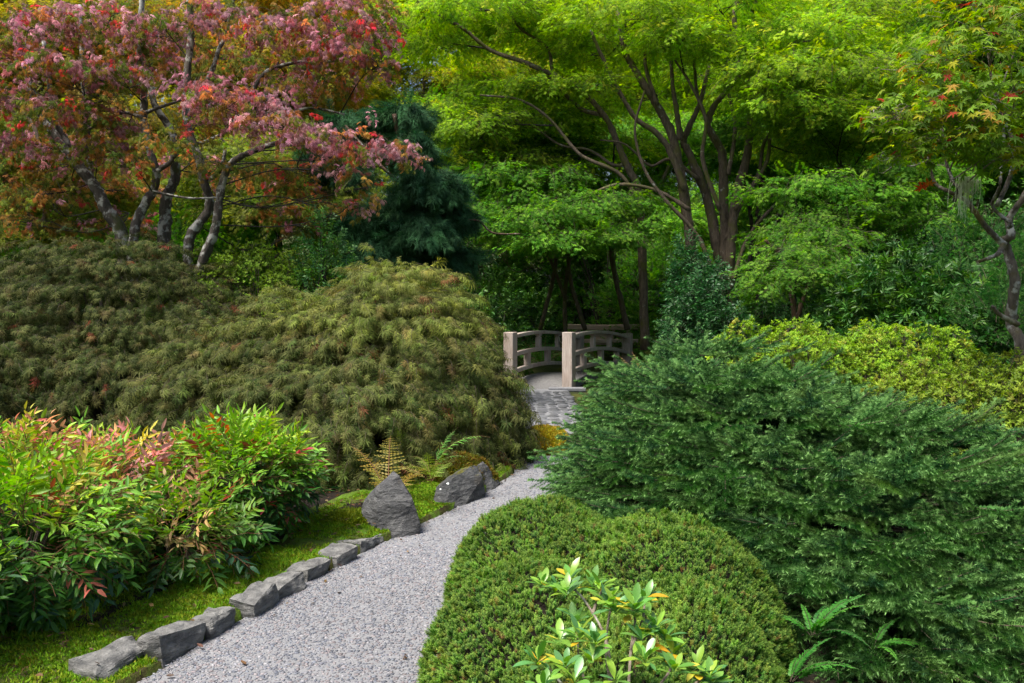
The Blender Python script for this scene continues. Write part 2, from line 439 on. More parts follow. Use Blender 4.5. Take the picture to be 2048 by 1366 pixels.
def brush(g, p0, p1, dens, nl, nw, up=.15, tipstart=.75, tipv=.5, mi=0, flatten=.75):
    p0, p1 = A(p0, float), A(p1, float); L = np.linalg.norm(p1 - p0); ax = (p1 - p0) / L
    x = nrm(np.cross(ax, A([0.02, .03, 1.]))); z = np.cross(x, ax)
    n = int(L * dens)
    for i in range(n):
        t = (i + R.uniform()) / n; a = R.uniform(0, 2 * math.pi)
        rad = x * math.cos(a) + z * (math.sin(a) * flatten + up)
        d = nrm(ax * R.uniform(.35, .75) + rad)
        b = p0 + ax * (t * L); wv = nrm(np.cross(d, rad + A([.01, .02, .3]))) * nw
        l = nl * R.uniform(.75, 1.1) * (1 - .35 * max(0, t - .85) / .15)
        tp = tipv * max(0, (t - tipstart) / (1 - tipstart)) if tipstart < 1 else 0
        g.add([b - wv * .5, b + wv * .5, b + d * l], [(0, 1, 2)], R.uniform(), tp, mi)
def spray_spruce():
    g = Geo(); L = .22 * R.uniform(.85, 1.15)
    C = spline([(0, 0, 0), (0, L * .5, -.004), (0, L, .018)], 4)
    tube(g, C, .0022, .001, 3, 3, mi=1)
    for a, b_ in zip(C[:-1], C[1:]): brush(g, a, b_, 900, .017, .0034, tipstart=1)
    brush(g, C[-1] - A([0, .03, .003]), C[-1], 900, .017, .0036, tipstart=.0, tipv=.75)
    k = 4
    for i in range(k):
        for s in (-1, 1):
            t = .06 + .74 * (i + R.uniform(0, .5)) / k; l = .105 * (1.05 - .6 * t) * R.uniform(.75, 1.2)
            p = A([0, t * L, 0]); q = p + l * nrm(A([s * .85, .8, R.uniform(-.25, .15)]))
            brush(g, p, q, 900, .016, .0034, tipstart=.45, tipv=.7)
            if l > .07 and R.uniform() < .7:
                m_ = p + (q - p) * .45; q2 = m_ + .05 * nrm(nrm(q - p) + A([-.5 * s, .6, -.2])); brush(g, m_, q2, 900, .014, .0032, tipstart=.5, tipv=.6)
    return g
template('spruce', [spray_spruce().mesh('spruce_spray', [M_spr, M_twig]) for _ in range(5)])
def tuft_yew():
    g = Geo()
    for i in range(5):
        a = R.uniform(0, 6.28); sp = R.uniform(.15, .8)
        q = A([math.cos(a) * sp * .022, R.uniform(.026, .05), math.sin(a) * sp * .022])
        brush(g, (0, 0, 0), q, 800, .011, .003, up=0, tipstart=.45, tipv=R.uniform(.1, .8), flatten=1)
    return g
template('yew', [tuft_yew().mesh('yew_tuft', [M_yew]) for _ in range(6)])
def tuft_azalea():
    g = Geo()
    for i in range(4):
        c = A([R.normal() * .03, R.uniform(.03, .09), R.normal() * .03])
        tube(g, [(0, 0, 0), c], .0018, .001, 3, 2, mi=1)
        for j in range(8):
            a = j * 2.4 + R.uniform(-.3, .3)
            d = A([math.cos(a), R.uniform(.3, 1.3), math.sin(a)])
            place(g, ell(.034, .012, .2, .1, 1), c - A([0, R.uniform(0, .02), 0]), d, A([0, 1, 0]) + R.normal(size=3) * .2, R.uniform(.7, 1.1), R.uniform(), np.clip(R.normal(.25, .25), 0, 1))
    return g
template('azalea', [tuft_azalea().mesh('azalea_tuft', [M_aza, M_twig]) for _ in range(6)])
def tuft_pine():
    g = Geo(); L = .3
    tube(g, [(0, 0, 0), (0, L, 0)], .003, .002, 3, 2, mi=1)
    for i in range(110):
        t = R.uniform(.0, 1); a = R.uniform(0, 6.28)
        b = A([0, t * L, 0]); d = nrm(A([math.cos(a) * .7, R.uniform(.3, .9), math.sin(a) * .7])); wv = nrm(np.cross(d, A([.2, .1, 1]))) * .0055
        m_ = b + d * .06; e = m_ + nrm(d * .6 + A([0, .5, -.2])) * R.uniform(.05, .09)
        g.add([b - wv * .5, b + wv * .5, m_ + wv * .4, m_ - wv * .4, e], [(0, 1, 2, 3), (3, 2, 4)], R.uniform(), 0)
    return g
template('pine', [tuft_pine().mesh('pine_tuft', [M_pine, M_bark_dark]) for _ in range(5)])
def spray_shrub(ll, lw, n=11, L=.2, upw=.3):
    g = Geo(); tube(g, [(0, 0, 0), (0, L, 0)], .003, .0015, 3, 2, mi=1)
    for i in range(n):
        t = .15 + .85 * i / (n - 1); a = i * 2.4
        d = A([math.cos(a), R.uniform(.3, .9), math.sin(a) * .6 + R.uniform(-.3, .2)])
        place(g, ell(ll * R.uniform(.75, 1.15), lw * R.uniform(.85, 1.15), .15, .2, 2), A([0, t * L, 0]), d, A([0, .2, 1]) + R.normal(size=3) * .25, 1, R.uniform())
    return g
template('shrub', [spray_shrub(.075, .03).mesh('shrub_spray', [M_shrub, M_twig]) for _ in range(5)])
template('longleaf', [spray_shrub(.13, .03, 12, .1).mesh('long_leaf_spray', [M_shrub, M_twig]) for _ in range(5)])
def frond(L=1.0, arch=.5, npin=20, pl=.17, teeth=True, lean=1.0):
    g = Geo(); n = 12
    t = np.linspace(0, 1, n)
    th = math.radians(70) * lean - arch * 2.2 * t
    C = np.cumsum(np.stack([np.zeros(n), np.cos(th), np.sin(th)], 1) * (L / n), 0)
    tube(g, C[::3].tolist() + [C[-1]], .006 * L, .0015 * L, 4, 10, mi=1)
    for i in range(npin):
        u = .14 + .86 * i / npin; k = u * (n - 1); j = min(int(k), n - 2); p = C[j] + (C[j + 1] - C[j]) * (k - j); T = nrm(C[j + 1] - C[j])
        nz = nrm(np.cross(A([1., 0, 0]), T))
        l = pl * L * (math.sin(math.pi * min(1, .22 + .83 * u)) ** .8) * R.uniform(.85, 1.1)
        wd = (.036 if teeth else .05) * L * (1.05 - .6 * u)
        for s in (-1, 1):
            d = nrm(A([s, 0, 0]) + T * R.uniform(.3, .55) - nz * R.uniform(-.1, .45) + R.normal(size=3) * .06)
            pv = []; pf = []
            m = 4 if teeth else 1
            for q in range(m):
                a0, a1 = q / m, (q + 1) / m; wa = wd * .5 * (1 - a0 * .8); k0 = len(pv)
                b0, b1 = p + d * l * a0, p + d * l * a1; am = (a0 + a1) / 2 + .06; bm = p + d * l * am
                pv += [b0, b1, bm + T * wa, bm - T * wa]; pf += [(k0, k0 + 1, k0 + 2), (k0, k0 + 3, k0 + 1)]
            g.add(pv, pf, R.uniform(.2, .8), 0)
    return g
template('frond', [frond(1, a, lean=le).mesh('fern_frond', [M_fern, M_twig_red]) for a, le in ((.35, 1.05), (.5, 1.0), (.65, .9), (.45, .7))])
template('swordfrond', [frond(1, a, 40, .095, False, le).mesh('sword_frond', [M_fern, M_twig]) for a, le in ((.5, 1.0), (.6, .85), (.7, .75))])
def pebble():
    bm = bmesh.new(); bmesh.ops.create_icosphere(bm, subdivisions=1, radius=1)
    g = Geo(); sx, sy = R.uniform(.8, 1.3), R.uniform(.7, 1.0)
    v = A([tuple(x.co) for x in bm.verts]) * A([sx, sy, .34]); v *= 1 + R.normal(size=(len(v), 1)) * .09
    g.add(v, [[x.index for x in f.verts] for f in bm.faces]); bm.free(); return g
template('pebble', [pebble().mesh('pebble', [M_peb], True) for _ in range(8)])
def tuft_moss():
    g = Geo()
    for i in range(9):
        a = R.uniform(0, 6.28); d = A([math.cos(a) * .6, 1, math.sin(a) * .6]); b = A([R.normal() * .008, 0, R.normal() * .008])
        wv = nrm(np.cross(d, A([0, 0, 1.]))) * .003
        g.add([b - wv, b + wv, b + nrm(d) * R.uniform(.008, .017)], [(0, 1, 2)], R.uniform())
    return g
template('moss', [tuft_moss().mesh('moss_tuft', [M_moss]) for _ in range(4)])

# ------------------------------------------------------------------ ground, path
def gz(x, y):
    return np.where(y > 21, (np.asarray(y) - 21) * .13, 0.0) - .03
def sheet(name, xs, ys, zf, m, parent=None):
    X, Y = np.meshgrid(xs, ys); Z = zf(X, Y)
    V = np.stack([X, Y, Z], -1).reshape(-1, 3); nx, ny = len(xs), len(ys)
    F = [(j * nx + i, j * nx + i + 1, (j + 1) * nx + i + 1, (j + 1) * nx + i) for j in range(ny - 1) for i in range(nx - 1)]
    g = Geo(); g.add(V, F); return g.obj(name, m, parent, True)
xs = np.unique(np.concatenate([np.linspace(-250, -20, 12), np.linspace(-20, 20, 41), np.linspace(20, 250, 12)]))
ys = np.unique(np.concatenate([np.linspace(-60, 0, 6), np.linspace(0, 40, 41), np.linspace(40, 300, 14)]))
def gzn(X, Y):
    Z = gz(X, Y) + 0
    far = (np.abs(Y) > 15)
    return Z + np.where(far, .25 * np.sin(X * .7) * np.cos(Y * .5), 0) * np.clip((Y - 19) / 5, 0, 1)
tag(sheet('ground', xs, ys, gzn, M_under), kind='structure')

# path: left and right edges by distance
PL = A([(2.2, -2.05), (3.57, -1.56), (4.57, -1.27), (5.6, -.86), (6.1, -.64), (7.0, -.26), (7.9, .02), (9.2, .06), (11.0, .0), (12.8, .04), (14.7, .05)])
PR = A([(2.2, -.45), (3.57, -.24), (4.57, .04), (5.6, .45), (6.1, .62), (7.0, .92), (7.9, 1.1), (9.2, 1.2), (11.0, 1.05), (12.8, 1.0), (14.7, 1.02)])
def pl(y): return np.interp(y, PL[:, 0], PL[:, 1])
def pr(y): return np.interp(y, PR[:, 0], PR[:, 1])
def ribbon(name, y0, y1, z, m, n=60, k=10, drop=.06):
    g = Geo(); V = []; F = []
    for y in np.linspace(y0, y1, n):
        a, b = pl(y) + .015 * math.sin(y * 9), pr(y)
        row = [(a, y, z - drop)] + [(a + (b - a) * t, y, z + .008 * math.sin(t * math.pi)) for t in np.linspace(0, 1, k)] + [(b, y, z - drop)]
        V += row
    q = k + 2
    F = [(j * q + i, j * q + i + 1, (j + 1) * q + i + 1, (j + 1) * q + i) for j in range(n - 1) for i in range(q - 1)]
    g.add(V, F); return g.obj(name, m, None, True)
path = tag(ribbon('path', 2.2, 10.6, .0, M_gap), kind='structure')
tag(path, 'pale exposed aggregate path curving between the shrubs')
# pebbles set in the path
sp_ = .0165
yy = np.arange(2.9, 9.6, sp_); P = []
for y in yy:
    s_ = sp_ * (1 if y < 5.5 else 1.35)
    x = np.arange(pl(y) + .01, pr(y), s_)
    P.append(np.stack([x, np.full(len(x), y), np.zeros(len(x))], 1))
P = np.concatenate(P); P[:, :2] += R.uniform(-.5, .5, (len(P), 2)) * sp_ * .8
P = P[R.uniform(size=len(P)) < np.where(P[:, 1] > 5.5, .62, .86)]
tt = (P[:, 0] - pl(P[:, 1])) / (pr(P[:, 1]) - pl(P[:, 1])); P[:, 2] = .008 * np.sin(np.clip(tt, 0, 1) * math.pi) + .0002
a = R.uniform(0, 6.28, len(P)); D = np.stack([np.cos(a), np.sin(a), R.normal(size=len(P)) * .12], 1)
U = np.tile([0, 0, 1.], (len(P), 1)) + R.normal(size=(len(P), 3)) * .12
pal = A([(.13, .132, .15), (.19, .188, .20), (.10, .107, .125), (.22, .195, .19), (.26, .25, .25), (.15, .16, .18), (.20, .17, .168)])
T = pal[R.integers(0, len(pal), len(P))] * R.uniform(.7, 1.15, (len(P), 1)) * A([.98, 1.0, 1.08])
T *= (1 + .22 * vnoise(P, 1.1, 31) + .12 * vnoise(P, 5, 32))[:, None]
scatter('pebbles', path, 'pebble', P, D, U, np.clip(R.normal(.0082, .0022, len(P)), .004, .014), T)
# cobbled stretch before the bridge
cob = tag(ribbon('cobbled_path', 10.6, 15.6, .002, M_gap, 30), kind='structure')
cobm = []
for k in range(6):
    bm = bmesh.new(); bmesh.ops.create_icosphere(bm, subdivisions=2, radius=1)
    for v in bm.verts:
        v.co *= 1 + .12 * mnoise.noise(v.co * 1.4 + Vector((k * 5, 0, 0))); v.co.z = v.co.z * .3
    me = bpy.data.meshes.new('cobble'); bm.to_mesh(me); bm.free(); me.materials.append(M_peb); cobm.append(me)
    me.polygons.foreach_set('use_smooth', np.ones(len(me.polygons), bool))
for y in np.arange(10.7, 15.2, .19):
    for x in np.arange(pl(y) + .08, pr(y) - .05, .165):
        o = bpy.data.objects.new('cobble', cobm[R.integers(6)])
        o.location = (x + R.uniform(-.03, .03), y + R.uniform(-.03, .03), .010); o.rotation_euler = (0, 0, R.uniform(-.5, .5))
        s = R.uniform(.045, .075); o.scale = (s * R.uniform(1, 1.5), s, s * .75)
        o['tint'] = [float(c) for c in A([.062, .064, .070]) * R.uniform(.5, 1.8)]
        link(o, cob)

# planted bank left of the path: moss by the kerb, dark mulch under the shrubs
def bank(name, y0, y1, d0, d1, h0, h1, m, n=90, k=26, seed=0):
    g = Geo(); V = []
    for y in np.linspace(y0, y1, n):
        for t in np.linspace(0, 1, k):
            d = d0 + (d1 - d0) * t; x = float(pl(y)) - d
            h = (-.08 if t == 0 else h0) + (h1 - h0) * t + .022 * mnoise.noise(Vector((x * 2.2, y * 2.2, seed))) + .012 * mnoise.noise(Vector((x * 8, y * 8, seed)))
            V.append((x, y, h))
    F = [(j * k + i, (j + 1) * k + i, (j + 1) * k + i + 1, j * k + i + 1) for j in range(n - 1) for i in range(k - 1)]
    g.add(V, F); return g.obj(name, m, None, True)
moss = tag(bank('moss_bank', 2.3, 8.3, .0, 0.86, .035, .10, M_mossg, 150, 40), kind='structure')
tag(bank('mulch_bed', 2.0, 8.5, .46, 6.0, .082, .05, M_soil, 120, 60, seed=3), kind='structure')
P = []
n = 24000; y = R.uniform(2.6, 8.2, n); t = R.uniform(0, 1, n) ** 1.2
x = pl(y) - (.05 + t * .75)
nz = vnoise(np.stack([x, y, x * 0], 1), 2.2, 4)
keep = nz * 1.3 + .3 * (1 - t) + R.normal(size=n) * .12 > -.16
x, y, t, nz = x[keep], y[keep], t[keep], nz[keep]
z = A([.035 + .065 * ((float(pl(b)) - a_) / .86) + .022 * mnoise.noise(Vector((a_ * 2.2, b * 2.2, 0))) + .012 * mnoise.noise(Vector((a_ * 8, b * 8, 0))) for a_, b in zip(x, y)])
P = np.stack([x, y, z - .002], 1); n = len(P)
T = A([.13, .29, .015]) + (A([.20, .21, .018]) - A([.13, .29, .015])) * R.uniform(0, 1, (n, 1)) ** 2; T *= R.uniform(.6, 1.3, (n, 1))
scatter('moss_tufts', moss, 'moss', P, np.tile([0, 0, 1.], (n, 1)) + R.normal(size=(n, 3)) * .25, np.tile([0, 1., 0], (n, 1)) + R.normal(size=(n, 3)), R.uniform(.7, 1.6, n), T)

# bare soil under the spruce and yew, right of the path
g = Geo(); V = []; ks = 30
for y in np.linspace(1.6, 9.5, 60):
    for t in np.linspace(0, 1, ks):
        x = float(pr(y)) + .01 + 5 * t * t
        V.append((x, y, -.012 + .02 * t + .018 * mnoise.noise(Vector((x * 5, y * 5, 9)))))
g.add(V, [(j * ks + i, j * ks + i + 1, (j + 1) * ks + i + 1, (j + 1) * ks + i) for j in range(59) for i in range(ks - 1)])
tag(g.obj('soil_bed', M_soil, None, True), kind='structure')

# ------------------------------------------------------------------ stones
def hull_rock(pts, seed, sub=2, amp=.03, nscale=5, sm=.25):
    bm = bmesh.new()
    for p in pts: bm.verts.new(p)
    r = bmesh.ops.convex_hull(bm, input=bm.verts)
    bmesh.ops.delete(bm, geom=[e for e in r['geom_interior'] if isinstance(e, bmesh.types.BMVert)], context='VERTS')
    bmesh.ops.subdivide_edges(bm, edges=bm.edges[:], cuts=3 if sub > 1 else 2, use_grid_fill=True)
    bmesh.ops.triangulate(bm, faces=bm.faces[:])
    bmesh.ops.smooth_vert(bm, verts=bm.verts[:], factor=sm, use_axis_x=True, use_axis_y=True, use_axis_z=True)
    if sub > 1: bmesh.ops.subdivide_edges(bm, edges=bm.edges[:], cuts=1)
    bm.normal_update()
    for v in bm.verts:
        q = v.co * nscale + Vector((seed * 3.7, seed, -seed))
        d = mnoise.noise(q) + .5 * mnoise.noise(q * 2.3) + .3 * (abs(mnoise.noise(q * 4.5)) - .3)
        v.co += v.normal * d * amp
    me = bpy.data.meshes.new('rock'); bm.to_mesh(me); bm.free()
    return me
def box_pts(lx, ly, lz, seed, jit=.18, n=14):
    rr = np.random.default_rng(seed); P = []
    for sx in (-1, 1):
        for sy in (-1, 1):
            for sz in (0, 1):
                P.append(((sx * (1 - rr.uniform(0, jit))) * lx / 2, (sy * (1 - rr.uniform(0, jit * 1.6))) * ly / 2, (sz * (1 - rr.uniform(0, jit * 1.6))) * lz))
    for _ in range(n):
        v = rr.normal(size=3); v = v / np.abs(v).max() * rr.uniform(.85, 1.02); P.append((v[0] * lx / 2, v[1] * ly / 2, (v[2] * .5 + .5) * lz))
    return P
ORD = ['nearest', 'second', 'third', 'fourth', 'fifth', 'sixth', 'seventh', 'eighth', 'ninth']
# px of the stone's foot centre, width in px, height in px, thickness m
KERB = [(205, 1356, 135, 62, .20), (325, 1314, 118, 56, .18), (418, 1268, 80, 42, .17), (506, 1224, 86, 42, .17), (556, 1192, 92, 38, .2), (609, 1157, 76, 26, .2), (672, 1128, 66, 34, .2), (712, 1098, 86, 26, .24)]
kdesc = ['dark slate kerb stone at the bottom edge, nearest the camera', 'long dark rounded kerb stone, second from the bottom edge', 'grey kerb stone with moss on its back, third from the bottom edge',
         'squarish dark kerb stone, fourth from the bottom edge', 'pale flat-topped kerb stone, fifth from the bottom edge', 'small pale kerb stone, sixth from the bottom edge',
         'narrow brown-grey kerb stone, seventh from the bottom edge', 'broad flat kerb stone at the foot of the standing stone']
for i, (px, py, wpx, hpx, th) in enumerate(KERB):
    p = ground(px, py); d = p[1]; W = wpx / FPX * d * 1.24; H = hpx / FPX * d * 1.0
    me = hull_rock(box_pts(W, th, H + .04, 30 + i, .24, 4), i, 2, .016, 11); me.materials.append(M_kerb)
    o = bpy.data.objects.new('kerb_stone', me)
    s0, s1 = pl(d - .15), pl(d + .15); ang = math.atan2(.3, s1 - s0)
    o.location = (p[0], p[1] + th * .30, -.04); o.rotation_euler = (R.normal() * .05, R.normal() * .05, ang + R.normal() * .06)
    tag(link(o), kdesc[i], 'kerb stone', 'kerb stones along the path')
def stone(name, pts, m, label, cat, seed, amp=.03, ns=4, group=None):
    zs = sorted(p[2] for p in pts); lim = zs[0] + .3 * (zs[-1] - zs[0])
    pts = list(pts) + [(p[0], p[1], -.10) for p in pts if p[2] < lim]
    me = hull_rock(pts, seed, 2, amp, ns, sm=.12); me.materials.append(m)
    c = A(pts).mean(0)
    return tag(link(bpy.data.objects.new(name, me)), label, cat, group)
def pts_px(lst): return [tuple(at(*q)) for q in lst]
# standing slab: front outline (px, py, distance) and a back outline
st = ground(775, 1072); d0 = st[1]
front = [(712, 1055, d0 + .12), (724, 1012, d0 + .14), (742, 984, d0 + .16), (786, 942, d0 + .16), (800, 950, d0 + .12), (826, 995, d0 + .05), (839, 1046, d0 + .05), (800, 1066, d0 - .02), (765, 1076, d0 - .06), (752, 1030, d0 - .02), (757, 980, d0 + .06)]
back = [(725, 1050, d0 + .36), (745, 985, d0 + .34), (788, 945, d0 + .30), (822, 990, d0 + .28), (836, 1030, d0 + .30)]
stone('standing_stone', pts_px(front + back), M_rock, 'tall pointed dark slate slab standing on edge beside the path', 'boulder', 11, .018, 6)
d1 = ground(900, 1016)[1]
stone('boulder', pts_px([(868, 1012, d1), (872, 975, d1 + .05), (905, 955, d1 + .15), (950, 930, d1 + .4), (965, 955, d1 + .35), (972, 985, d1 + .4), (930, 1010, d1 + .1), (890, 1016, d1 - .05), (900, 950, d1 + .5), (955, 932, d1 + .7), (880, 975, d1 + .45)]),
      M_rock_moss, 'grey boulder with golden moss on top, right of the fern', 'boulder', 12, .02, 5)
d2 = ground(975, 985)[1]
stone('boulder', pts_px([(945, 985, d2), (948, 940, d2 + .1), (965, 922, d2 + .2), (985, 945, d2 + .25), (1000, 965, d2 + .3), (985, 982, d2 + .1), (960, 930, d2 + .5), (995, 960, d2 + .55)]), M_rock,
      'dark boulder half under the drooping laceleaf maple', 'boulder', 13, .02, 5)
d3 = ground(630, 1082)[1]
stone('flat_stone', pts_px([(592, 1082, d3), (598, 1062, d3 + .1), (640, 1056, d3 + .3), (672, 1062, d3 + .25), (690, 1068, d3 + .1), (650, 1080, d3), (610, 1088, d3 - .05), (640, 1050, d3 + .4)]), M_kerb,
      'low flat grey stone under the edge of the nandina', 'stone', 14, .012, 7)
d4 = ground(890, 1362)[1]
stone('flat_stone', [tuple(ground(890, 1368) + A(v)) for v in [(-.07, -.05, -.03), (.08, -.06, -.03), (.09, .07, -.03), (-.05, .08, -.03), (-.05, -.03, .03), (.07, -.04, .035), (.07, .05, .03), (-.03, .06, .025)]], M_kerb,
      'small grey stone on the path edge below the clipped yew', 'stone', 15, .01, 9)
from mathutils.bvhtree import BVHTree
bo = next(o for o in col.objects if o.get('label', '').startswith('grey boulder with golden'))
bvh = BVHTree.FromPolygons([v.co.copy() for v in bo.data.vertices], [tuple(p.vertices) for p in bo.data.polygons])
m_l, N, L, b = mat('white_lichen'); b.inputs['Base Color'].default_value = (.72, .74, .72, 1); b.inputs['Roughness'].default_value = .95
for px, py, rr_ in ((896, 967, .022), (881, 978, .017)):
    q = Vector(at(px, py, 6.0).tolist()); o0 = Vector((0, 0, CAMZ)); hit = bvh.ray_cast(o0, (q - o0).normalized())
    if hit[0] is None: continue
    nz_ = A(hit[1]); x_ = nrm(np.cross(nz_, A([0, .3, 1.]))); y_ = np.cross(nz_, x_); g = Geo(); c = A(hit[0]) + nz_ * .004
    rim = [c + (x_ * math.cos(a) + y_ * math.sin(a)) * rr_ * R.uniform(.75, 1.15) - nz_ * .008 for a in np.linspace(0, 6.28, 14, endpoint=False)]
    g.add([c] + rim, [(0, 1 + i, 1 + (i + 1) % 14) for i in range(14)]); g.obj('lichen_spot', m_l, bo, True)
# ------------------------------------------------------------------ bridge
nr, nl_ = A([1.06, 15.8, 0]), A([-.03, 15.8, 0])
fr, fl = A([2.58, 19.0, -.12]), A([1.49, 19.0, -.12])
bridge = empty('footbridge', (nr + nl_ + fr + fl) / 4 * A([1, 1, 0]), 'small arched wooden footbridge with curved weathered rails', 'bridge')
def boxg(g, c, ax, ay, az, hx, hy, hz, bev=.0):
    c = A(c, float); V = [c + ax * sx * hx + ay * sy * hy + az * sz * hz for sx in (-1, 1) for sy in (-1, 1) for sz in (-1, 1)]
    g.add(V, [(0, 1, 3, 2), (4, 6, 7, 5), (0, 4, 5, 1), (2, 3, 7, 6), (0, 2, 6, 4), (1, 5, 7, 3)])
def bevel(o, wd=.008, seg=2):
    m = o.modifiers.new('bevel', 'BEVEL'); m.width = wd; m.segments = seg; m.limit_method = 'ANGLE'; return o
axb = nrm((fr - nr) * A([1, 1, 0])); ayb = A([-axb[1], axb[0], 0]); azb = A([0, 0, 1.])
# posts are set square to the view of the approach
def post(base, h, wd=.1):
    g = Geo(); boxg(g, base + A([0, 0, h / 2]), axb, ayb, azb, wd, wd, h / 2); bevel(g.obj('post', M_wood, bridge), .012)
for b_, h in ((nr, 1.05), (nl_, 1.05), (fr, 1.03), (fl, 1.03)): post(b_ - A([0, 0, .05]), h + .05)
def rail_curve(p, q, z0, z1, rise, n=14):
    t = np.linspace(0, 1, n)[:, None]; C = p + (q - p) * t; C = C.copy()
    C[:, 2] = (z0 * (1 - t) + z1 * t + rise * 4 * t * (1 - t))[:, 0]; return C
def rail(name, C, hw, hh, parent, m):
    g = Geo(); T = nrm(np.gradient(C, axis=0)); S = nrm(np.cross(T, azb)); N_ = np.cross(S, T); V = []
    for c, s, n_ in zip(C, S, N_): V += [c - s * hw - n_ * hh, c + s * hw - n_ * hh, c + s * hw + n_ * hh, c - s * hw + n_ * hh]
    k = len(C); F = [(4 * i + j, 4 * i + (j + 1) % 4, 4 * i + 4 + (j + 1) % 4, 4 * i + 4 + j) for i in range(k - 1) for j in range(4)] + [(3, 2, 1, 0), (4 * k - 4, 4 * k - 3, 4 * k - 2, 4 * k - 1)]
    g.add(V, F); return bevel(g.obj(name, m, parent), .008)
for p, q in ((nr, fr), (nl_, fl)):
    u = nrm((q - p) * A([1, 1, 0])); a0, b0 = p + u * .1, q - u * .1
    Ct = rail_curve(a0, b0, .97, .82, .10); Cm = rail_curve(a0, b0, .62, .48, .11); Cb = rail_curve(a0, b0, .30, .18, .12)
    rail('top_rail', Ct, .065, .032, bridge, M_wood); rail('middle_rail', Cm, .05, .036, bridge, M_wood); rail('bottom_rail', Cb, .05, .036, bridge, M_wood)
    Lr = np.linalg.norm((b0 - a0)[:2])
    def onc(C, t): k = t * (len(C) - 1); i = min(int(k), len(C) - 2); return C[i] + (C[i + 1] - C[i]) * (k - i)
    for t in (.36, .66):
        lo, hi = onc(Cm, t)[2] + .036, onc(Ct, t)[2] - .032; c = onc(Ct, t)
        g = Geo(); h = hi - lo
        boxg(g, A([c[0], c[1], lo + h * .38]), axb, ayb, azb, .055, .045, h * .38)
        boxg(g, A([c[0], c[1], lo + h * .81]), axb, ayb, azb, .04, .035, h * .05)
        boxg(g, A([c[0], c[1], lo + h * .93]), axb, ayb, azb, .06, .05, h * .07)
        bevel(g.obj('baluster', M_wood, bridge), .006)
    for t in (.2, .5, .8):
        lo, hi = onc(Cb, t)[2] + .036, onc(Cm, t)[2] - .036; c = onc(Cm, t)
        g = Geo(); boxg(g, A([c[0], c[1], (lo + hi) / 2]), axb, ayb, azb, .075, .045, (hi - lo) / 2); bevel(g.obj('baluster', M_wood, bridge), .006)
# arched deck
g = Geo(); V = []; k = 20
for t in np.linspace(0, 1, k):
    c0 = nl_ + (fl - nl_) * t - axb * .25; c1 = nr + (fr - nr) * t - axb * .25; zc = -.01 + (-.1) * t + .24 * 4 * t * (1 - t)
    for c in (c0 + (c0 - c1) * .06, c1 + (c1 - c0) * .0):
        V += [(c[0], c[1], zc), (c[0], c[1], zc - .14)]
F = []
for i in range(k - 1):
    a = 4 * i; b_ = a + 4
    F += [(a, a + 2, b_ + 2, b_), (a + 1, b_ + 1, b_ + 3, a + 3), (a, b_, b_ + 1, a + 1), (a + 2, a + 3, b_ + 3, b_ + 2)]
F += [(0, 1, 3, 2)]
g.add(V, F); g.obj('deck', M_deck, bridge)
g = Geo(); boxg(g, nr + A([-.05, -.28, .01]), A([1., 0, 0]), A([0, 1., 0]), azb, .34, .1, .035); bevel(g.obj('threshold_stone', M_gap, bridge), .015)
# rope tied between the rails
c0, c1 = nl_ + (fl - nl_) * .62 + A([.06, -.06, .88]), nl_ + (fl - nl_) * .95 + A([.1, -.1, .62])
g = Geo(); tube(g, [c0, (c0 + c1) / 2 + A([0, 0, -.04]), c1], .012, .012, 6, 8)
g.obj('rope', M_wood, bridge)

# low timber gate beyond the bridge
gd = 21.8
gate = empty('timber_gate', at(1208, 760, gd) * A([1, 1, 0]), 'low brown timber gate with flared top beam behind the bridge', 'gate')
gx = A([1., 0, 0]); gy = A([0, 1., 0])
def gbox(name, x0, x1, y0, y1, th, dd=0):
    a_, b_ = at(x0, y0, gd + dd), at(x1, y1, gd + dd); g = Geo()
    boxg(g, (a_ + b_) / 2, gx, gy, azb, abs(b_[0] - a_[0]) / 2, th, abs(b_[2] - a_[2]) / 2); return bevel(g.obj(name, M_wood_d, gate), .008)
a_, b_ = at(1136, 649, gd), at(1281, 649, gd); n = 13; t = np.linspace(0, 1, n)[:, None]; C = a_ + (b_ - a_) * t
C[:, 2] += -.065 + .022 * (2 * t[:, 0] - 1) ** 2 - .01
rail('top_beam', C, .09, .065, gate, M_wood_d)
gbox('post', 1152, 1161, 660, 745, .055); gbox('post', 1253, 1262, 660, 745, .055)
gbox('cross_rail', 1140, 1276, 678, 686, .03, -.09); gbox('cross_rail', 1163, 1252, 694, 701, .03, -.02)
pn = pts_px([(1183, 661, gd - .05), (1231, 661, gd - .05), (1226, 666, gd - .05), (1228, 690, gd - .05), (1186, 690, gd - .05), (1188, 666, gd - .05)])
g = Geo(); V = [A(q) for q in pn] + [A(q) + A([0, .05, 0]) for q in pn]; F = [(5, 4, 3, 2, 1, 0), (6, 7, 8, 9, 10, 11)] + [(i, (i + 1) % 6, 6 + (i + 1) % 6, 6 + i) for i in range(6)]
g.add(V, F); g.obj('hanging_panel', M_wood_d, gate)

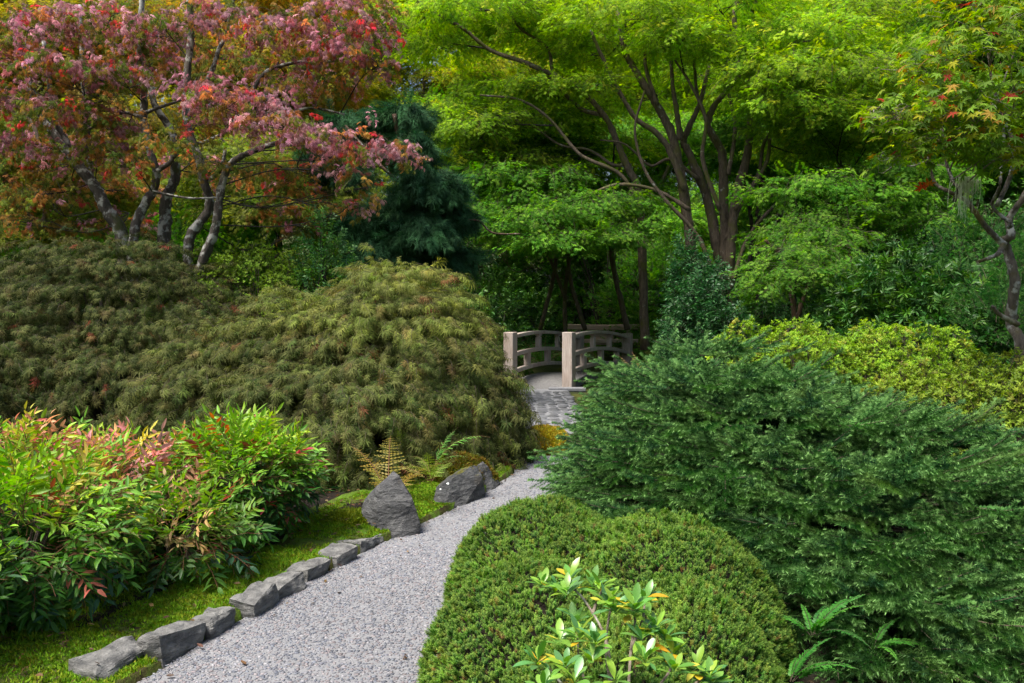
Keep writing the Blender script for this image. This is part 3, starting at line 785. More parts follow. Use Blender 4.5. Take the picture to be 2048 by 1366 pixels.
# ------------------------------------------------------------------ mounded shrubs
def mixpal(n, pal, wts, jit=.18):
    pal = A(pal, float); w_ = A(wts, float) / sum(wts)
    return pal[R.choice(len(pal), n, p=w_)] * R.uniform(1 - jit, 1 + jit, (n, 1)) * R.uniform(1 - jit * .5, 1 + jit * .5, (n, 3))
def sample_lumps(lumps, n, r0, r1, zlow=0.0, tier=.05, ns=2.2, seed=1):
    Ls = A(lumps, float); area = Ls[:, 2] * Ls[:, 3] + Ls[:, 4] * (Ls[:, 2] + Ls[:, 3]); w_ = area / area.sum()
    k = R.choice(len(Ls), n * 2, p=w_); q = Ls[k]
    u = R.normal(size=(n * 2, 3)); u = nrm(u); u[:, 2] = np.abs(u[:, 2]) if zlow == 0 else u[:, 2]
    u[:, 2] = np.where(u[:, 2] < zlow, -u[:, 2], u[:, 2])
    z0 = q[:, 5] if Ls.shape[1] > 5 else np.zeros(len(q))
    rad = q[:, 2:5]; C = np.stack([q[:, 0], q[:, 1], z0], 1)
    r = R.uniform(r0, r1, n * 2) + tier * vnoise(C + u * rad, ns, seed)
    P = C + u * rad * r[:, None]; N_ = nrm(u / rad)
    ok = P[:, 2] > .02
    for j, l in enumerate(Ls):
        zz = l[5] if len(l) > 5 else 0
        v = (((P - A([l[0], l[1], zz])) / l[2:5]) ** 2).sum(1)
        ok &= ~((k != j) & (v < (r0 * .97) ** 2))
    P, N_ = P[ok][:n], N_[ok][:n]
    return P, N_, r[ok][:n]
def descend(N_, outw, down, jit):
    t = np.stack([N_[:, 0] * N_[:, 2], N_[:, 1] * N_[:, 2], -(1 - N_[:, 2] ** 2)], 1)     # steepest descent on the surface
    a = R.uniform(0, 6.28, len(N_)); t = nrm(t + .15 * np.stack([np.cos(a), np.sin(a), a * 0], 1))
    return nrm(t * down + N_ * outw + R.normal(size=N_.shape) * jit)
def arching_stems(g, base, tips, r0, r1, lift=.5, mi=0):
    for q in tips:
        m_ = (A(base) + q) / 2; m_[2] = max(q[2], base[2]) * .6 + lift * .2
        tube(g, [A(base) + R.normal(size=3) * A([.04, .04, 0]), m_ + R.normal(size=3) * .06, q], r0 * R.uniform(.6, 1.1), r1, 6, 8, .05, mi)

# laceleaf maples
LACE = [(-1.24, 9.0, 1.34, 1.7, 1.97), (-2.0, 8.9, 1.45, 1.6, 1.70), (-2.95, 8.7, .95, 1.3, 1.36), (-1.75, 8.0, 1.4, 1.3, 1.15), (-.55, 8.7, .74, 1.0, 1.1)]
lm = empty('laceleaf_maple', (-1.4, 8.8, 0), 'large dome-shaped laceleaf maple drooping beside the path', 'maple')
P, N_, r = sample_lumps(LACE, 12000, .80, 1.02, 0, .13, 3.4)
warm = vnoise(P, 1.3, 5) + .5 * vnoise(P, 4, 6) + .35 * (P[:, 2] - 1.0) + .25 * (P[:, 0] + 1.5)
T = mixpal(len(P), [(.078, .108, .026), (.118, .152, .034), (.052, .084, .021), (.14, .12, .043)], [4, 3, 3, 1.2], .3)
hi = np.clip(.5 + warm, 0, 1)[:, None]; T = T * (.75 + .5 * hi) + hi * (P[:, 2:3] > 1.3) * A([.075, .08, .008])  # yellow-green crest leaves, brightened further to paint in top-light highlights
br = R.uniform(size=len(P)) < .02; T[br] = A([.17, .07, .03]) * R.uniform(.6, 1.2, (br.sum(), 1))
def tiers(P, N_, step, amp, seed):
    f = ((P[:, 2] + .16 * vnoise(P, 1.5, seed)) / step) % 1.0
    return P + N_ * (amp * (.5 - f))[:, None]
P = tiers(P, N_, .26, .14, 41)
D = descend(N_, .35, 1, .3); U = N_ * .8 + A([0, 0, .45]) + R.normal(size=N_.shape) * .3
front = np.hypot(P[:, 0], P[:, 1]) - 2.5 * r
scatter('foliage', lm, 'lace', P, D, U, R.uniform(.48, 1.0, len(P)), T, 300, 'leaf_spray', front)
g = Geo(); P2, _, _ = sample_lumps(LACE, 45, .8, .9); arching_stems(g, (-1.4, 8.8, 0), P2, .05, .006)
tube(g, [(-1.4, 8.8, -.05), (-1.35, 8.85, .5), (-1.2, 8.9, 1.0)], .11, .06, 10, 10, .06); g.obj('stems', M_bark_dark, lm)
LACE2 = [(-5.45, 11.6, 2.35, 2.2, 2.46), (-4.7, 10.2, 1.5, 1.3, 1.3), (-6.3, 10.0, 1.8, 1.4, 1.6)]
lm2 = empty('laceleaf_maple', (-5.3, 11.0, 0), 'darker laceleaf maple dome at the left edge behind the nandinas', 'maple')
P, N_, r = sample_lumps(LACE2, 11000, .80, 1.02, 0, .13, 2.6, 3)
T = mixpal(len(P), [(.022, .042, .008), (.034, .058, .011), (.02, .038, .009), (.055, .045, .015)], [4, 3, 3, 1.5])
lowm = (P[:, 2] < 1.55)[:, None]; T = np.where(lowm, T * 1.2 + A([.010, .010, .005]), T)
br = R.uniform(size=len(P)) < .012; T[br] = A([.22, .05, .03])
P = tiers(P, N_, .28, .14, 43)
D = descend(N_, .35, 1, .3); U = N_ * .8 + A([0, 0, .45]) + R.normal(size=N_.shape) * .3
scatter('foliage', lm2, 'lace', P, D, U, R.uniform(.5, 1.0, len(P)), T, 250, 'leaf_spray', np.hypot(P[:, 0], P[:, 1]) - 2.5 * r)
g = Geo(); P2, _, _ = sample_lumps(LACE2, 40, .8, .9); arching_stems(g, (-5.3, 11, 0), P2, .05, .006)
tube(g, [(-5.3, 11, -.05), (-5.2, 11, .6), (-5.3, 11, 1.2)], .12, .07, 10, 10, .06); g.obj('stems', M_bark_dark, lm2)

# spreading dwarf spruce
SPR = [(1.32, 5.75, .97, 1.45, 1.27), (2.1, 5.2, 1.3, 1.5, .95), (1.06, 5.2, .62, .95, .78), (1.7, 5.6, 1.1, 1.4, 1.12), (1.75, 4.7, 1.0, 1.05, .55), (2.6, 4.5, .9, 1.1, .5), (2.5, 4.0, .75, .65, .32), (1.75, 4.05, .5, .5, .28)]
spr = empty('dwarf_spruce', (1.5, 5.5, 0), 'wide spreading blue-green dwarf spruce right of the path', 'spruce')
P, N_, r = sample_lumps(SPR, 3500, .74, .97, 0, .13, 3.0, 2)
P = tiers(P, N_, .2, .16, 51)
ph = vnoise(P * A([1, 1, 0]), 1.6, 21) * .12
tz = np.round((P[:, 2] + ph) / .13) * .13 - ph; P[:, 2] = np.maximum(.04, np.where(N_[:, 2] < .75, .25 * P[:, 2] + .75 * tz, P[:, 2]))
out = nrm(N_ * A([1, 1, 0]) + R.normal(size=N_.shape) * A([.18, .18, 0]) + A([.10, -.02, 0]))
side = nrm(np.cross(N_, A([0, 0, 1.])) + 1e-4) * R.normal(.2, .5, (len(P), 1))
D = nrm(out * .75 + side + A([0, 0, 1]) * (np.clip(N_[:, 2:3], 0, 1) ** 2 * .28 - .3 * (1 - N_[:, 2:3])) + R.normal(size=N_.shape) * .12)
U = A([0, 0, 1.0]) * .75 + N_ * .6 + R.normal(size=N_.shape) * .16
T = mixpal(len(P), [(.048, .14, .036), (.066, .178, .044), (.034, .11, .036), (.10, .215, .05)], [4, 3, 3, 1.2])
vis = np.hypot(P[:, 0], P[:, 1]) - 4 * r - .6 * P[:, 2]
scatter('foliage', spr, 'spruce', P, D, U, R.uniform(1.05, 1.75, len(P)), T, 300, 'branch_spray', vis)
g = Geo()
for q in P[::90]:
    b_ = A([1.5 + R.normal() * .1, 5.5 + R.normal() * .1, q[2] * R.uniform(.35, .7)]); q = b_ + (q - b_) * .7; tube(g, [(1.5, 5.5, b_[2] * .8), (b_ + q) / 2, q], .02, .004, 5, 5)
tube(g, [(1.5, 5.5, -.05), (1.5, 5.5, .5), (1.5, 5.5, .9)], .08, .03, 8); g.obj('stems', M_bark_dark, spr)

# clipped yew mound
YEW = [(.42, 4.25, .5, .7, .47), (.17, 4.55, .52, .80, .50), (.74, 4.0, .54, .82, .55), (.12, 3.55, .50, .72, .46), (.66, 3.2, .37, .7, .48), (.33, 2.95, .42, .6, .42)]
yew = empty('clipped_yew', (.4, 3.7, 0), 'low clipped yew mound in billowing lumps at the path edge', 'shrub')
P, N_, r = sample_lumps(YEW, 30000, .92, 1.0, 0, .06, 6, 4)
T = mixpal(len(P), [(.055, .145, .026), (.04, .115, .028), (.08, .185, .026), (.12, .17, .03), (.14, .09, .04)], [4, 3, 2.5, 1, .25], .35)
nzv = vnoise(P, 3.2, 9); T *= (1 + .4 * nzv[:, None]); T += np.clip(nzv, 0, 1)[:, None] * A([.05, .04, .005])
T *= 1.3
T *= A([1.22, 1.15, 1.0])
D = nrm(N_ + A([0, 0, .35]) + R.normal(size=N_.shape) * .3); U = R.normal(size=N_.shape)
scatter('foliage', yew, 'yew', P, D, U, R.uniform(.38, .85, len(P)), T)
for l in YEW:
    bm = bmesh.new(); bmesh.ops.create_icosphere(bm, subdivisions=4, radius=1)
    for v in bm.verts:
        v.co = Vector((l[0] - .4 + v.co.x * l[2] * .9, l[1] - 3.7 + v.co.y * l[3] * .9, v.co.z * l[4] * .9)) + v.co * .03 * mnoise.noise(v.co * 6)
    me = bpy.data.meshes.new('twig_mass'); bm.to_mesh(me); bm.free(); me.materials.append(M_soil); link(bpy.data.objects.new('twig_mass', me), yew)

# azalea hedge at the right
def azalea(label, lumps, n, pal, wts, shoots=60):
    c = A([np.mean([l[0] for l in lumps]), np.mean([l[1] for l in lumps]), 0])
    lumps = list(lumps) + [(l[0] + R.uniform(-.8, .8) * l[2], l[1] + R.uniform(-.8, .6) * l[3], l[2] * R.uniform(.3, .5), l[3] * R.uniform(.3, .5), l[4] * R.uniform(.75, 1.03)) for l in lumps for _ in range(6)]
    e = empty('azalea_shrub', c, label, 'shrub')
    P, N_, r = sample_lumps(lumps, n, .84, 1.0, 0, .08, 3, 6)
    T = mixpal(len(P), pal, wts); T *= R.uniform(.7, 1.15, (len(P), 1))
    D = nrm(N_ + A([0, 0, .8]) + R.normal(size=N_.shape) * .35)
    S = R.uniform(.8, 1.3, len(P)); tall = R.uniform(size=len(P)) < .05; P[tall] += A([0, 0, .05]) + R.uniform(0, .05, (tall.sum(), 1)) * A([0, 0, 1]); 
    scatter('foliage', e, 'azalea', P, D, R.normal(size=N_.shape), S, T, 150, 'leaf_tuft', np.hypot(P[:, 0], P[:, 1]) - 1.2 * P[:, 2])
    g = Geo()
    for q in P[::14]:
        b_ = c + R.normal(size=3) * A([.3, .2, 0]); b_[0] += (q[0] - b_[0]) * .5; tube(g, [b_, (b_ + q) / 2 + A([0, 0, .1]), q], .012, .003, 4, 5)
    g.obj('stems', M_twig, e); return e
YP = [(.20, .38, .025), (.28, .45, .03), (.12, .28, .022), (.28, .27, .045)]
azalea('yellow-green azalea hedge behind the spruce, flat topped', [(3.0, 9.0, .75, .8, 1.36), (4.0, 9.1, .85, .85, 1.33)], 3600, YP, [4, 3, 3, 1])
azalea('olive azalea with bare twigs at the right edge', [(4.3, 7.3, .95, .8, 1.12), (3.55, 7.6, .6, .6, .95)], 2800, [(.16, .27, .025), (.11, .19, .025), (.22, .32, .03), (.16, .13, .04)], [3, 3, 2, 1])
azalea('bright green azalea under the red maple trunks', [(at(500, 600, 12.2)[0], 12.2, .95, .9, 2.55), (at(590, 600, 12.0)[0], 12.0, .7, .8, 2.3), (at(420, 600, 12.6)[0], 12.6, .7, .8, 2.4)], 4200, [(.10, .22, .02), (.14, .28, .025), (.07, .15, .02)], [3, 3, 2])

# nandinas on the bank
def nandina(label, x, y, rx, ry, H, n, pal_top, w_top, reds=.025, nparts=220, zlow=.12):
    H = H - .29 if H > .6 else H - .06
    e = empty('nandina_shrub', (x, y, .06), label, 'shrub', 'nandinas on the mossy bank')
    u = nrm(R.normal(size=(n, 3))); rr = R.uniform(.55, 1.0, n)
    t = np.clip(.5 + .5 * u[:, 2] * rr, 0, 1)
    prof = np.where(t > .55, np.sqrt(np.clip(1 - ((t - .55) / .5) ** 2, .03, 1)), .62 + .38 * t / .55)
    P = np.stack([x + u[:, 0] * rr * rx * prof * 1.1, y + u[:, 1] * rr * ry * prof * 1.1, .06 + zlow * H + t * H * (1 - zlow)], 1)
    hor = u * A([1, 1, 0])
    D = nrm(hor * .9 + A([0, 0, 1]) * ((t[:, None] - .52) * 2.4) + R.normal(size=P.shape) * .3)
    U = A([0, 0, 1.]) + hor * .6 + R.normal(size=P.shape) * .3
    green = mixpal(n, [(.05, .15, .02), (.075, .21, .024), (.035, .10, .03), (.03, .09, .045)], [4, 3, 2, 1])
    top = mixpal(n, pal_top, w_top)
    k = np.clip((t - .52 + .12 * vnoise(P, 3, 3)) / .3, 0, 1)[:, None]; T = green * (1 - k) + top * k
    rd = R.uniform(size=n) < reds; T[rd] = mixpal(int(rd.sum()), [(.30, .05, .05), (.24, .07, .04), (.35, .12, .08)], [1, 1, 1])
    scatter('foliage', e, 'nandina', P, D, U, R.uniform(.75, 1.15, n), T, nparts, 'leaf_spray', P[:, 1] - .5 * rr)
    g = Geo()
    for i in range(14):
        a = R.uniform(0, 6.28); q = A([x + math.cos(a) * rx * .45, y + math.sin(a) * ry * .45, .06 + H * R.uniform(.5, .8)])
        tube(g, [(x + math.cos(a) * .1, y + math.sin(a) * .1, .02), (A([x, y, 0]) + q) / 2 + A([0, 0, .05]), q], .009, .005, 6, 6)
    g.obj('canes', M_twig, e)
    return e
YG = [(.22, .42, .025), (.31, .46, .035), (.15, .35, .022), (.46, .42, .08), (.60, .32, .18), (.62, .22, .18)]
nandina('large nandina with yellow-green and peach tips at the left edge', -2.42, 4.1, .40, .42, .93, 600, YG, [4, 4, 3, 1.3, .7, .3])
nandina('nandina with coral new growth behind the leftmost nandinas', -2.95, 5.05, .55, .5, 1.0, 480, YG, [3, 3, 2.5, 1.3, 1.1, .9])
nandina('nandina crowned with salmon-pink shoots between two greener ones', -2.42, 5.3, .36, .4, .84, 430, [(.62, .26, .20), (.66, .33, .14), (.64, .30, .30), (.26, .42, .03), (.42, .44, .06)], [3.2, 2.4, 2.2, 1.6, 1.2])
nandina('tall rounded bright green nandina nearest the standing stone', -1.80, 5.55, .36, .40, .92, 700, [(.16, .36, .02), (.22, .42, .03), (.28, .42, .03), (.5, .16, .06)], [4, 4, 2, .25], .04)
nandina('smallest nandina, low with pinkish tips, in front of the others on the moss', -1.90, 4.80, .28, .25, .42, 190, [(.24, .36, .03), (.55, .30, .16), (.16, .32, .03)], [3, .7, 3], .045, 150, .05)
nandina('low nandina at the lower left corner with dark leaves', -2.72, 3.6, .36, .36, .58, 300, [(.05, .15, .03), (.08, .2, .03)], [1, 1], .06, 150)

# ------------------------------------------------------------------ trees
def pads_px(spec, fixed=True):
    """spec rows: (px, py, distance, half-width px, half-height px) -> pads (centre, rx, ry, rz)"""
    out = []
    for px, py, d, hw, hh in spec:
        c = at(px, py, d); k = d / FPX; out.append((c, hw * k, hw * k * .8, hh * k))
    return out
def fill_px(x0, x1, y0, y1, d0, d1, n, hw=(70, 120), asp=.4):
    """n pads spread over a window of the picture, at their own distances"""
    out = []
    for i in range(n):
        d = R.uniform(d0, d1); h = R.uniform(*hw); out.append((R.uniform(x0, x1), R.uniform(y0, y1), d, h, h * asp * R.uniform(.7, 1.3)))
    return pads_px(out)
def crown(parent, tn, pads, dens, S, colour, droop=.35, nparts=0, part='leaf_spray', shell=.45, name='crown', low=-.3, key=None):
    Ps, Ds, Us, Ts, Qs = [], [], [], [], []
    for i, (c, rx, ry, rz) in enumerate(pads):
        n = max(6, int(dens * rx * ry * 4))
        u = nrm(R.normal(size=(n, 3))); u[:, 2] = np.where(u[:, 2] < low, -u[:, 2], u[:, 2])
        r = 1 - (1 - shell) * R.uniform(0, 1, n) ** 1.6
        p = c + u * r[:, None] * A([rx, ry, rz]) + R.normal(size=(n, 3)) * .05
        hor = u * A([1, 1, 0])
        d = nrm(hor + R.normal(size=(n, 3)) * .45 - A([0, 0, 1]) * (droop * (.3 + np.linalg.norm(hor, axis=1)[:, None])))
        Us.append(A([0, 0, 1.]) + hor * .45 + R.normal(size=(n, 3)) * .28)
        Ps.append(p); Ds.append(d); Ts.append(colour(p, n, i)); Qs.append(np.full(n, u[:, 2]))
    P = np.concatenate(Ps); D = np.concatenate(Ds); U = np.concatenate(Us); T = np.concatenate(Ts)
    k = key(P) if key else None
    if S is None: S = 1.0
    return scatter(name, parent, tn, P, D, U, S * R.uniform(.8, 1.25, len(P)), T, nparts, part, k)
def limbs(parent, spec, m, name='trunk'):
    """spec rows: (list of (px, py) or (px, py, dd), distance, half-width px at the foot, at the end)"""
    pts = []
    for lst, d, r0, r1 in spec:
        C = [at(q[0], q[1], d + (q[2] if len(q) > 2 else 0)) for q in lst]
        C = [c + R.normal(size=3) * A([.0, .04, 0]) for c in C]
        g = Geo(); S_ = tube(g, C, r0 * d / FPX, r1 * d / FPX, 9, 7 * len(C), .10); pts.append(S_)
        g.obj(name, m, parent, True)
    return np.concatenate(pts)
def twigs(parent, skel, pads, m, r=.022, nt=6, name='branches', sag=.1):
    g = Geo()
    for c, rx, ry, rz in pads:
        dd = np.linalg.norm((skel - c) * A([1, 1, 1.2]), axis=1) + np.where(skel[:, 2] > c[2] + .2, 1.0, 0)
        s = skel[np.argsort(dd)[R.integers(0, 14)]]
        m_ = (s + c) / 2 + R.normal(size=3) * .12 * np.linalg.norm(s - c) + A([0, 0, .05])
        C = tube(g, [s, m_, c], r, r * .5, 5, 9, .06)
        for k in range(nt):
            a = R.uniform(0, 6.28); q = c + A([math.cos(a) * rx * .85, math.sin(a) * ry * .85, R.uniform(-.2, .5) * rz])
            b_ = C[R.integers(4, 9)]
            tube(g, [b_, (b_ + q) / 2 + A([0, 0, .12 * rz]) + R.normal(size=3) * .06, q], r * .45, r * .14, 4, 6)
    o = g.obj(name, m, parent, True); o['kind'] = 'stuff'; return o
def shade(pal, w_, padjit=.15, fn=None):
    pj = {}
    def f(p, n, i):
        if i not in pj: pj[i] = R.uniform(1 - padjit, 1 + padjit)
        t = mixpal(n, pal, w_) * pj[i]
        return fn(p, t) if fn else t
    return f
FOOT = lambda px, d: at(px, 605, d) * A([1, 1, 0])

# --- centre: many-stemmed green maple
e = empty('green_maple', FOOT(1440, 17.5), 'large many-stemmed green maple arching over the centre of the garden', 'maple tree')
sk = limbs(e, [([(1290, 700), (1284, 470), (1279, 384), (1253, 328), (1232, 279), (1207, 231), (1150, 172), (1057, 129), (981, 99), (924, 57), (866, 23), (820, -10)], 17.5, 9.4, 2.2),
    ([(1410, 690), (1385, 520), (1370, 400), (1348, 279), (1314, 210), (1291, 176), (1264, 130), (1249, 100), (1236, 30), (1225, -40)], 17.3, 11.7, 4.5),
    ([(1372, 380), (1340, 300), (1310, 264), (1276, 241), (1249, 203), (1226, 157), (1199, 104), (1180, 60)], 17.0, 7.0, 3.0),
    ([(1455, 700), (1445, 560), (1430, 480), (1417, 405), (1398, 359), (1375, 302), (1367, 283), (1378, 252), (1398, 210), (1420, 130)], 17.6, 13.3, 3.8),
    ([(1450, 720), (1451, 600), (1451, 481), (1447, 405), (1445, 313), (1432, 283), (1417, 248), (1432, 207), (1466, 168), (1500, 120)], 17.4, 13.3, 3.8),
    ([(1470, 720), (1460, 600), (1462, 481), (1474, 385), (1493, 313), (1504, 233), (1506, 200), (1492, 110), (1470, 40), (1480, -30)], 17.2, 11.7, 4.5),
    ([(1506, 230), (1540, 170), (1600, 140)], 17.2, 4.7, 2.2), ([(1361, 280), (1352, 220), (1345, 160), (1340, 60)], 17.3, 6.2, 3.0),
    ([(1207, 231), (1160, 215), (1110, 160), (1095, 93), (1038, 53), (1011, 0)], 17.5, 4.7, 2.2),
    ([(1455, 480), (1475, 420), (1515, 350), (1530, 280), (1580, 230), (1640, 190)], 17.2, 5.5, 2.2), ([(1398, 359), (1340, 320), (1300, 330), (1250, 290), (1200, 280)], 17.4, 3.9, 1.5), ([(1432, 283), (1395, 200), (1385, 120), (1360, 60)], 17.2, 3.9, 2.2), ([(1504, 233), (1540, 190), (1560, 120), (1600, 60)], 17.2, 3.9, 1.5), ([(1253, 328), (1225, 330), (1180, 300), (1120, 290), (1060, 250), (990, 230)], 17.6, 3.9, 1.5), ([(1314, 210), (1290, 120), (1310, 50), (1330, -20)], 17.2, 3.9, 2.2),
    ([(1440, 600), (1400, 480), (1330, 400), (1290, 340), (1270, 260), (1290, 180)], 16.8, 5, 2), ([(1465, 560), (1500, 470), (1560, 400), (1620, 360), (1690, 330)], 16.9, 4.5, 2), ([(1440, 420), (1405, 320), (1410, 240), (1380, 170), (1350, 120)], 16.8, 5, 2), ([(1470, 420), (1530, 330), (1545, 240), (1590, 180), (1650, 120)], 16.9, 4.5, 2), ([(1380, 420), (1310, 380), (1230, 370), (1150, 400), (1080, 390)], 16.8, 4.5, 2), ([(1285, 420), (1240, 350), (1160, 310), (1100, 240), (1040, 200), (960, 190)], 17, 4.5, 2), ([(1455, 350), (1470, 250), (1450, 150), (1470, 60)], 16.9, 4.5, 2)], M_bark)
PADS = pads_px([(1660, 165, 15.6, 160, 55), (1540, 145, 15.8, 110, 40), (1600, 85, 16.4, 150, 46), (1370, 75, 16.2, 100, 34), (1250, 40, 16.6, 150, 34), (1180, 110, 18.2, 120, 40), (1430, 10, 16.6, 160, 40), (1590, 215, 15.6, 110, 32), (1690, 240, 15.8, 120, 38),
    (1060, 70, 18.2, 120, 30), (960, 20, 17.2, 130, 30), (880, 100, 18.6, 110, 30), (1010, 190, 18.4, 110, 32), (1100, 250, 18.4, 100, 30), (920, 225, 18, 90, 32), (950, 300, 18.3, 100, 34), (1290, 130, 19.2, 110, 36), (1400, 150, 19.2, 100, 34), (1230, 300, 19.4, 100, 30), (1700, 40, 17, 130, 45), (1790, 120, 17, 110, 45),
    (1730, 190, 16.6, 110, 42), (1700, 300, 17.2, 90, 26), (1600, 290, 17.8, 90, 26), (850, 40, 18, 110, 36), (1100, 5, 18, 130, 34), (1250, 210, 19.4, 90, 30), (1470, 200, 19.4, 80, 30), (1190, 170, 17.0, 70, 22), (1330, 100, 17.0, 80, 24), (1450, 110, 16.6, 80, 26), (1560, 260, 16.8, 70, 20),
    (930, 260, 17.2, 90, 24), (1000, 240, 17.4, 80, 22), (910, 330, 17.6, 80, 24), (1040, 320, 18.0, 80, 22), (1130, 340, 18.4, 80, 20), (1750, 270, 16.4, 90, 26), (1640, 300, 16.8, 70, 18), (1800, 200, 16.8, 80, 30), (1080, 170, 17.4, 80, 22), (1160, 230, 18.2, 70, 20)])
G1 = [(.17, .33, .018), (.24, .40, .022), (.12, .26, .018), (.34, .42, .03)]
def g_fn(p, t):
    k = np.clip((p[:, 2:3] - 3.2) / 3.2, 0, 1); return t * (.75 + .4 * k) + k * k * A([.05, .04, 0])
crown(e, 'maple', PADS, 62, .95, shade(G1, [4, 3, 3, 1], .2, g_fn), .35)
twigs(e, sk, PADS, M_bark_dark, .02, 7)
# --- leaning trunks at the right of the wood
e = empty('leaning_maple', FOOT(1600, 21.5), 'maple with dark leaning trunks right of the many-stemmed maple', 'maple tree')
sk = limbs(e, [([(1560, 640), (1590, 500), (1608, 440), (1636, 390), (1677, 340), (1672, 286), (1668, 200)], 21.5, 10, 6), ([(1580, 640), (1600, 520), (1636, 436), (1690, 377), (1740, 318), (1790, 250)], 21.8, 8, 5), ([(1550, 640), (1570, 520), (1590, 440), (1627, 377), (1658, 336), (1700, 260)], 22, 5, 3)], M_bark_dark)
PD = pads_px([(1690, 330, 21, 110, 34), (1790, 290, 21.5, 110, 40), (1620, 260, 22, 110, 36), (1850, 200, 22, 130, 50), (1740, 380, 23, 90, 30), (1860, 330, 22.5, 110, 40)]) + fill_px(1600, 1950, 60, 300, 22, 24, 12)
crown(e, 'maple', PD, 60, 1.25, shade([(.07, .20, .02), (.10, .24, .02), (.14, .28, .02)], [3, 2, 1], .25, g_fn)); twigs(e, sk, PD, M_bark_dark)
# --- thin stems
for lab, spec, mm, pads, pal in [
    ('slender dark-stemmed maple just right of the central trunks', [([(1520, 640), (1515, 458), (1521, 367), (1519, 298), (1512, 220)], 19.5, 6, 4), ([(1490, 600), (1505, 480), (1498, 420), (1485, 350)], 19.6, 5, 3)], M_bark_dark, [(1520, 270, 19.5, 100, 30), (1470, 330, 20, 80, 26), (1580, 350, 20.2, 80, 28)], [(.06, .19, .02), (.09, .22, .02)]),
    ('pale grey straight trunk standing between the maples', [([(1562, 640), (1559, 454), (1563, 397), (1556, 328), (1550, 220)], 20.5, 9, 6), ([(1560, 400), (1600, 370), (1640, 340)], 20.5, 3, 2)], M_bark_pale, [(1560, 250, 20.8, 100, 36), (1610, 320, 21.5, 80, 28), (1530, 390, 22, 80, 26)], [(.05, .17, .02), (.08, .2, .02)]),
    ('crooked dark maple stems left of the many-stemmed maple', [([(1080, 660), (1112, 520), (1103, 380), (1095, 285), (1085, 210)], 20, 4.5, 3), ([(1170, 660), (1138, 540), (1148, 420), (1146, 370), (1163, 300), (1158, 255), (1130, 225)], 19.5, 4.5, 3), ([(1255, 660), (1225, 520), (1215, 400), (1180, 340), (1160, 300)], 19.2, 6, 3)], M_bark, [(1090, 300, 19.5, 100, 34), (1010, 350, 19.8, 110, 36), (1170, 420, 19, 120, 30), (1080, 410, 19.5, 120, 32), (960, 400, 20, 100, 36), (1220, 380, 19.8, 90, 28), (1030, 270, 21, 110, 40), (1130, 480, 18.6, 120, 30)], [(.055, .17, .018), (.085, .22, .02), (.12, .26, .02)])]:
    px0 = spec[0][0][0][0]
    e = empty('slender_maple', FOOT(px0, spec[0][1]), lab, 'maple tree'); sk = limbs(e, spec, mm); pp = pads_px(pads)
    crown(e, 'maple', pp, 95, 1.05, shade(pal, [1] * len(pal), .25), .3); twigs(e, sk, pp, M_bark_dark, .015)
for lab, foot, spec, pads in [
    ('airy layered maple spreading above the far end of the bridge', (1135, 16.4), [([(1135, 720), (1130, 600), (1145, 500), (1180, 440), (1240, 400)], 19.6, 5, 2.5), ([(1132, 600), (1090, 500), (1040, 440), (990, 420)], 19.6, 4, 2)], [(1160, 415, 16.6, 100, 18), (1080, 430, 16.4, 95, 18), (1010, 455, 16.4, 80, 16), (1230, 400, 16.8, 80, 16), (1110, 480, 16.2, 90, 16), (1200, 470, 16.4, 90, 16), (1040, 395, 17, 80, 16), (950, 420, 16.8, 70, 16), (1270, 450, 16.6, 60, 14), (990, 350, 17, 80, 18), (1100, 355, 17.2, 80, 18)]),
    ('airy layered maple in front of the leaning trunks', (1700, 15.6), [([(1705, 720), (1700, 560), (1690, 450), (1650, 390), (1600, 360)], 15.6, 5, 2.5), ([(1698, 520), (1740, 430), (1800, 380)], 15.6, 4, 2)], [(1640, 365, 15.2, 90, 18), (1560, 385, 15.4, 70, 14), (1740, 385, 15.2, 90, 18), (1820, 400, 15.4, 80, 18), (1690, 420, 15, 80, 16), (1790, 345, 15.6, 90, 20), (1880, 350, 15.6, 80, 20), (1850, 440, 15.2, 80, 18)])]:
    e = empty('layered_maple', FOOT(*foot), lab, 'maple tree'); sk = limbs(e, spec, M_bark); pp = pads_px(pads)
    crown(e, 'maple', pp, 62, .9, shade([(.11, .28, .025), (.16, .34, .03), (.08, .22, .02)], [3, 2, 2], .2), .35); twigs(e, sk, pp, M_bark, .012, 7)
# --- low spreading maple in front of the right trunks
e = empty('low_maple', FOOT(1590, 13.8), 'low layered young maple with pale green leaf tiers above the azalea hedge', 'maple tree')
sk = limbs(e, [([(1590, 760), (1592, 640), (1580, 560), (1560, 510), (1530, 480)], 13.8, 7, 3), ([(1592, 640), (1620, 560), (1660, 500), (1700, 490)], 13.8, 5, 2)], M_bark_brown)
PD = pads_px([(1560, 540, 13.2, 80, 18), (1630, 545, 13.2, 80, 18), (1600, 505, 13.6, 90, 20), (1680, 520, 13.8, 80, 18), (1540, 575, 13.0, 60, 14), (1660, 475, 14.2, 90, 20), (1580, 465, 14.4, 80, 18), (1730, 550, 14, 70, 18), (1620, 440, 14.8, 70, 16)])
crown(e, 'maple', PD, 70, .75, shade([(.10, .24, .025), (.15, .30, .035), (.07, .19, .02)], [3, 2, 2], .15), .4); twigs(e, sk, PD, M_twig, .012)

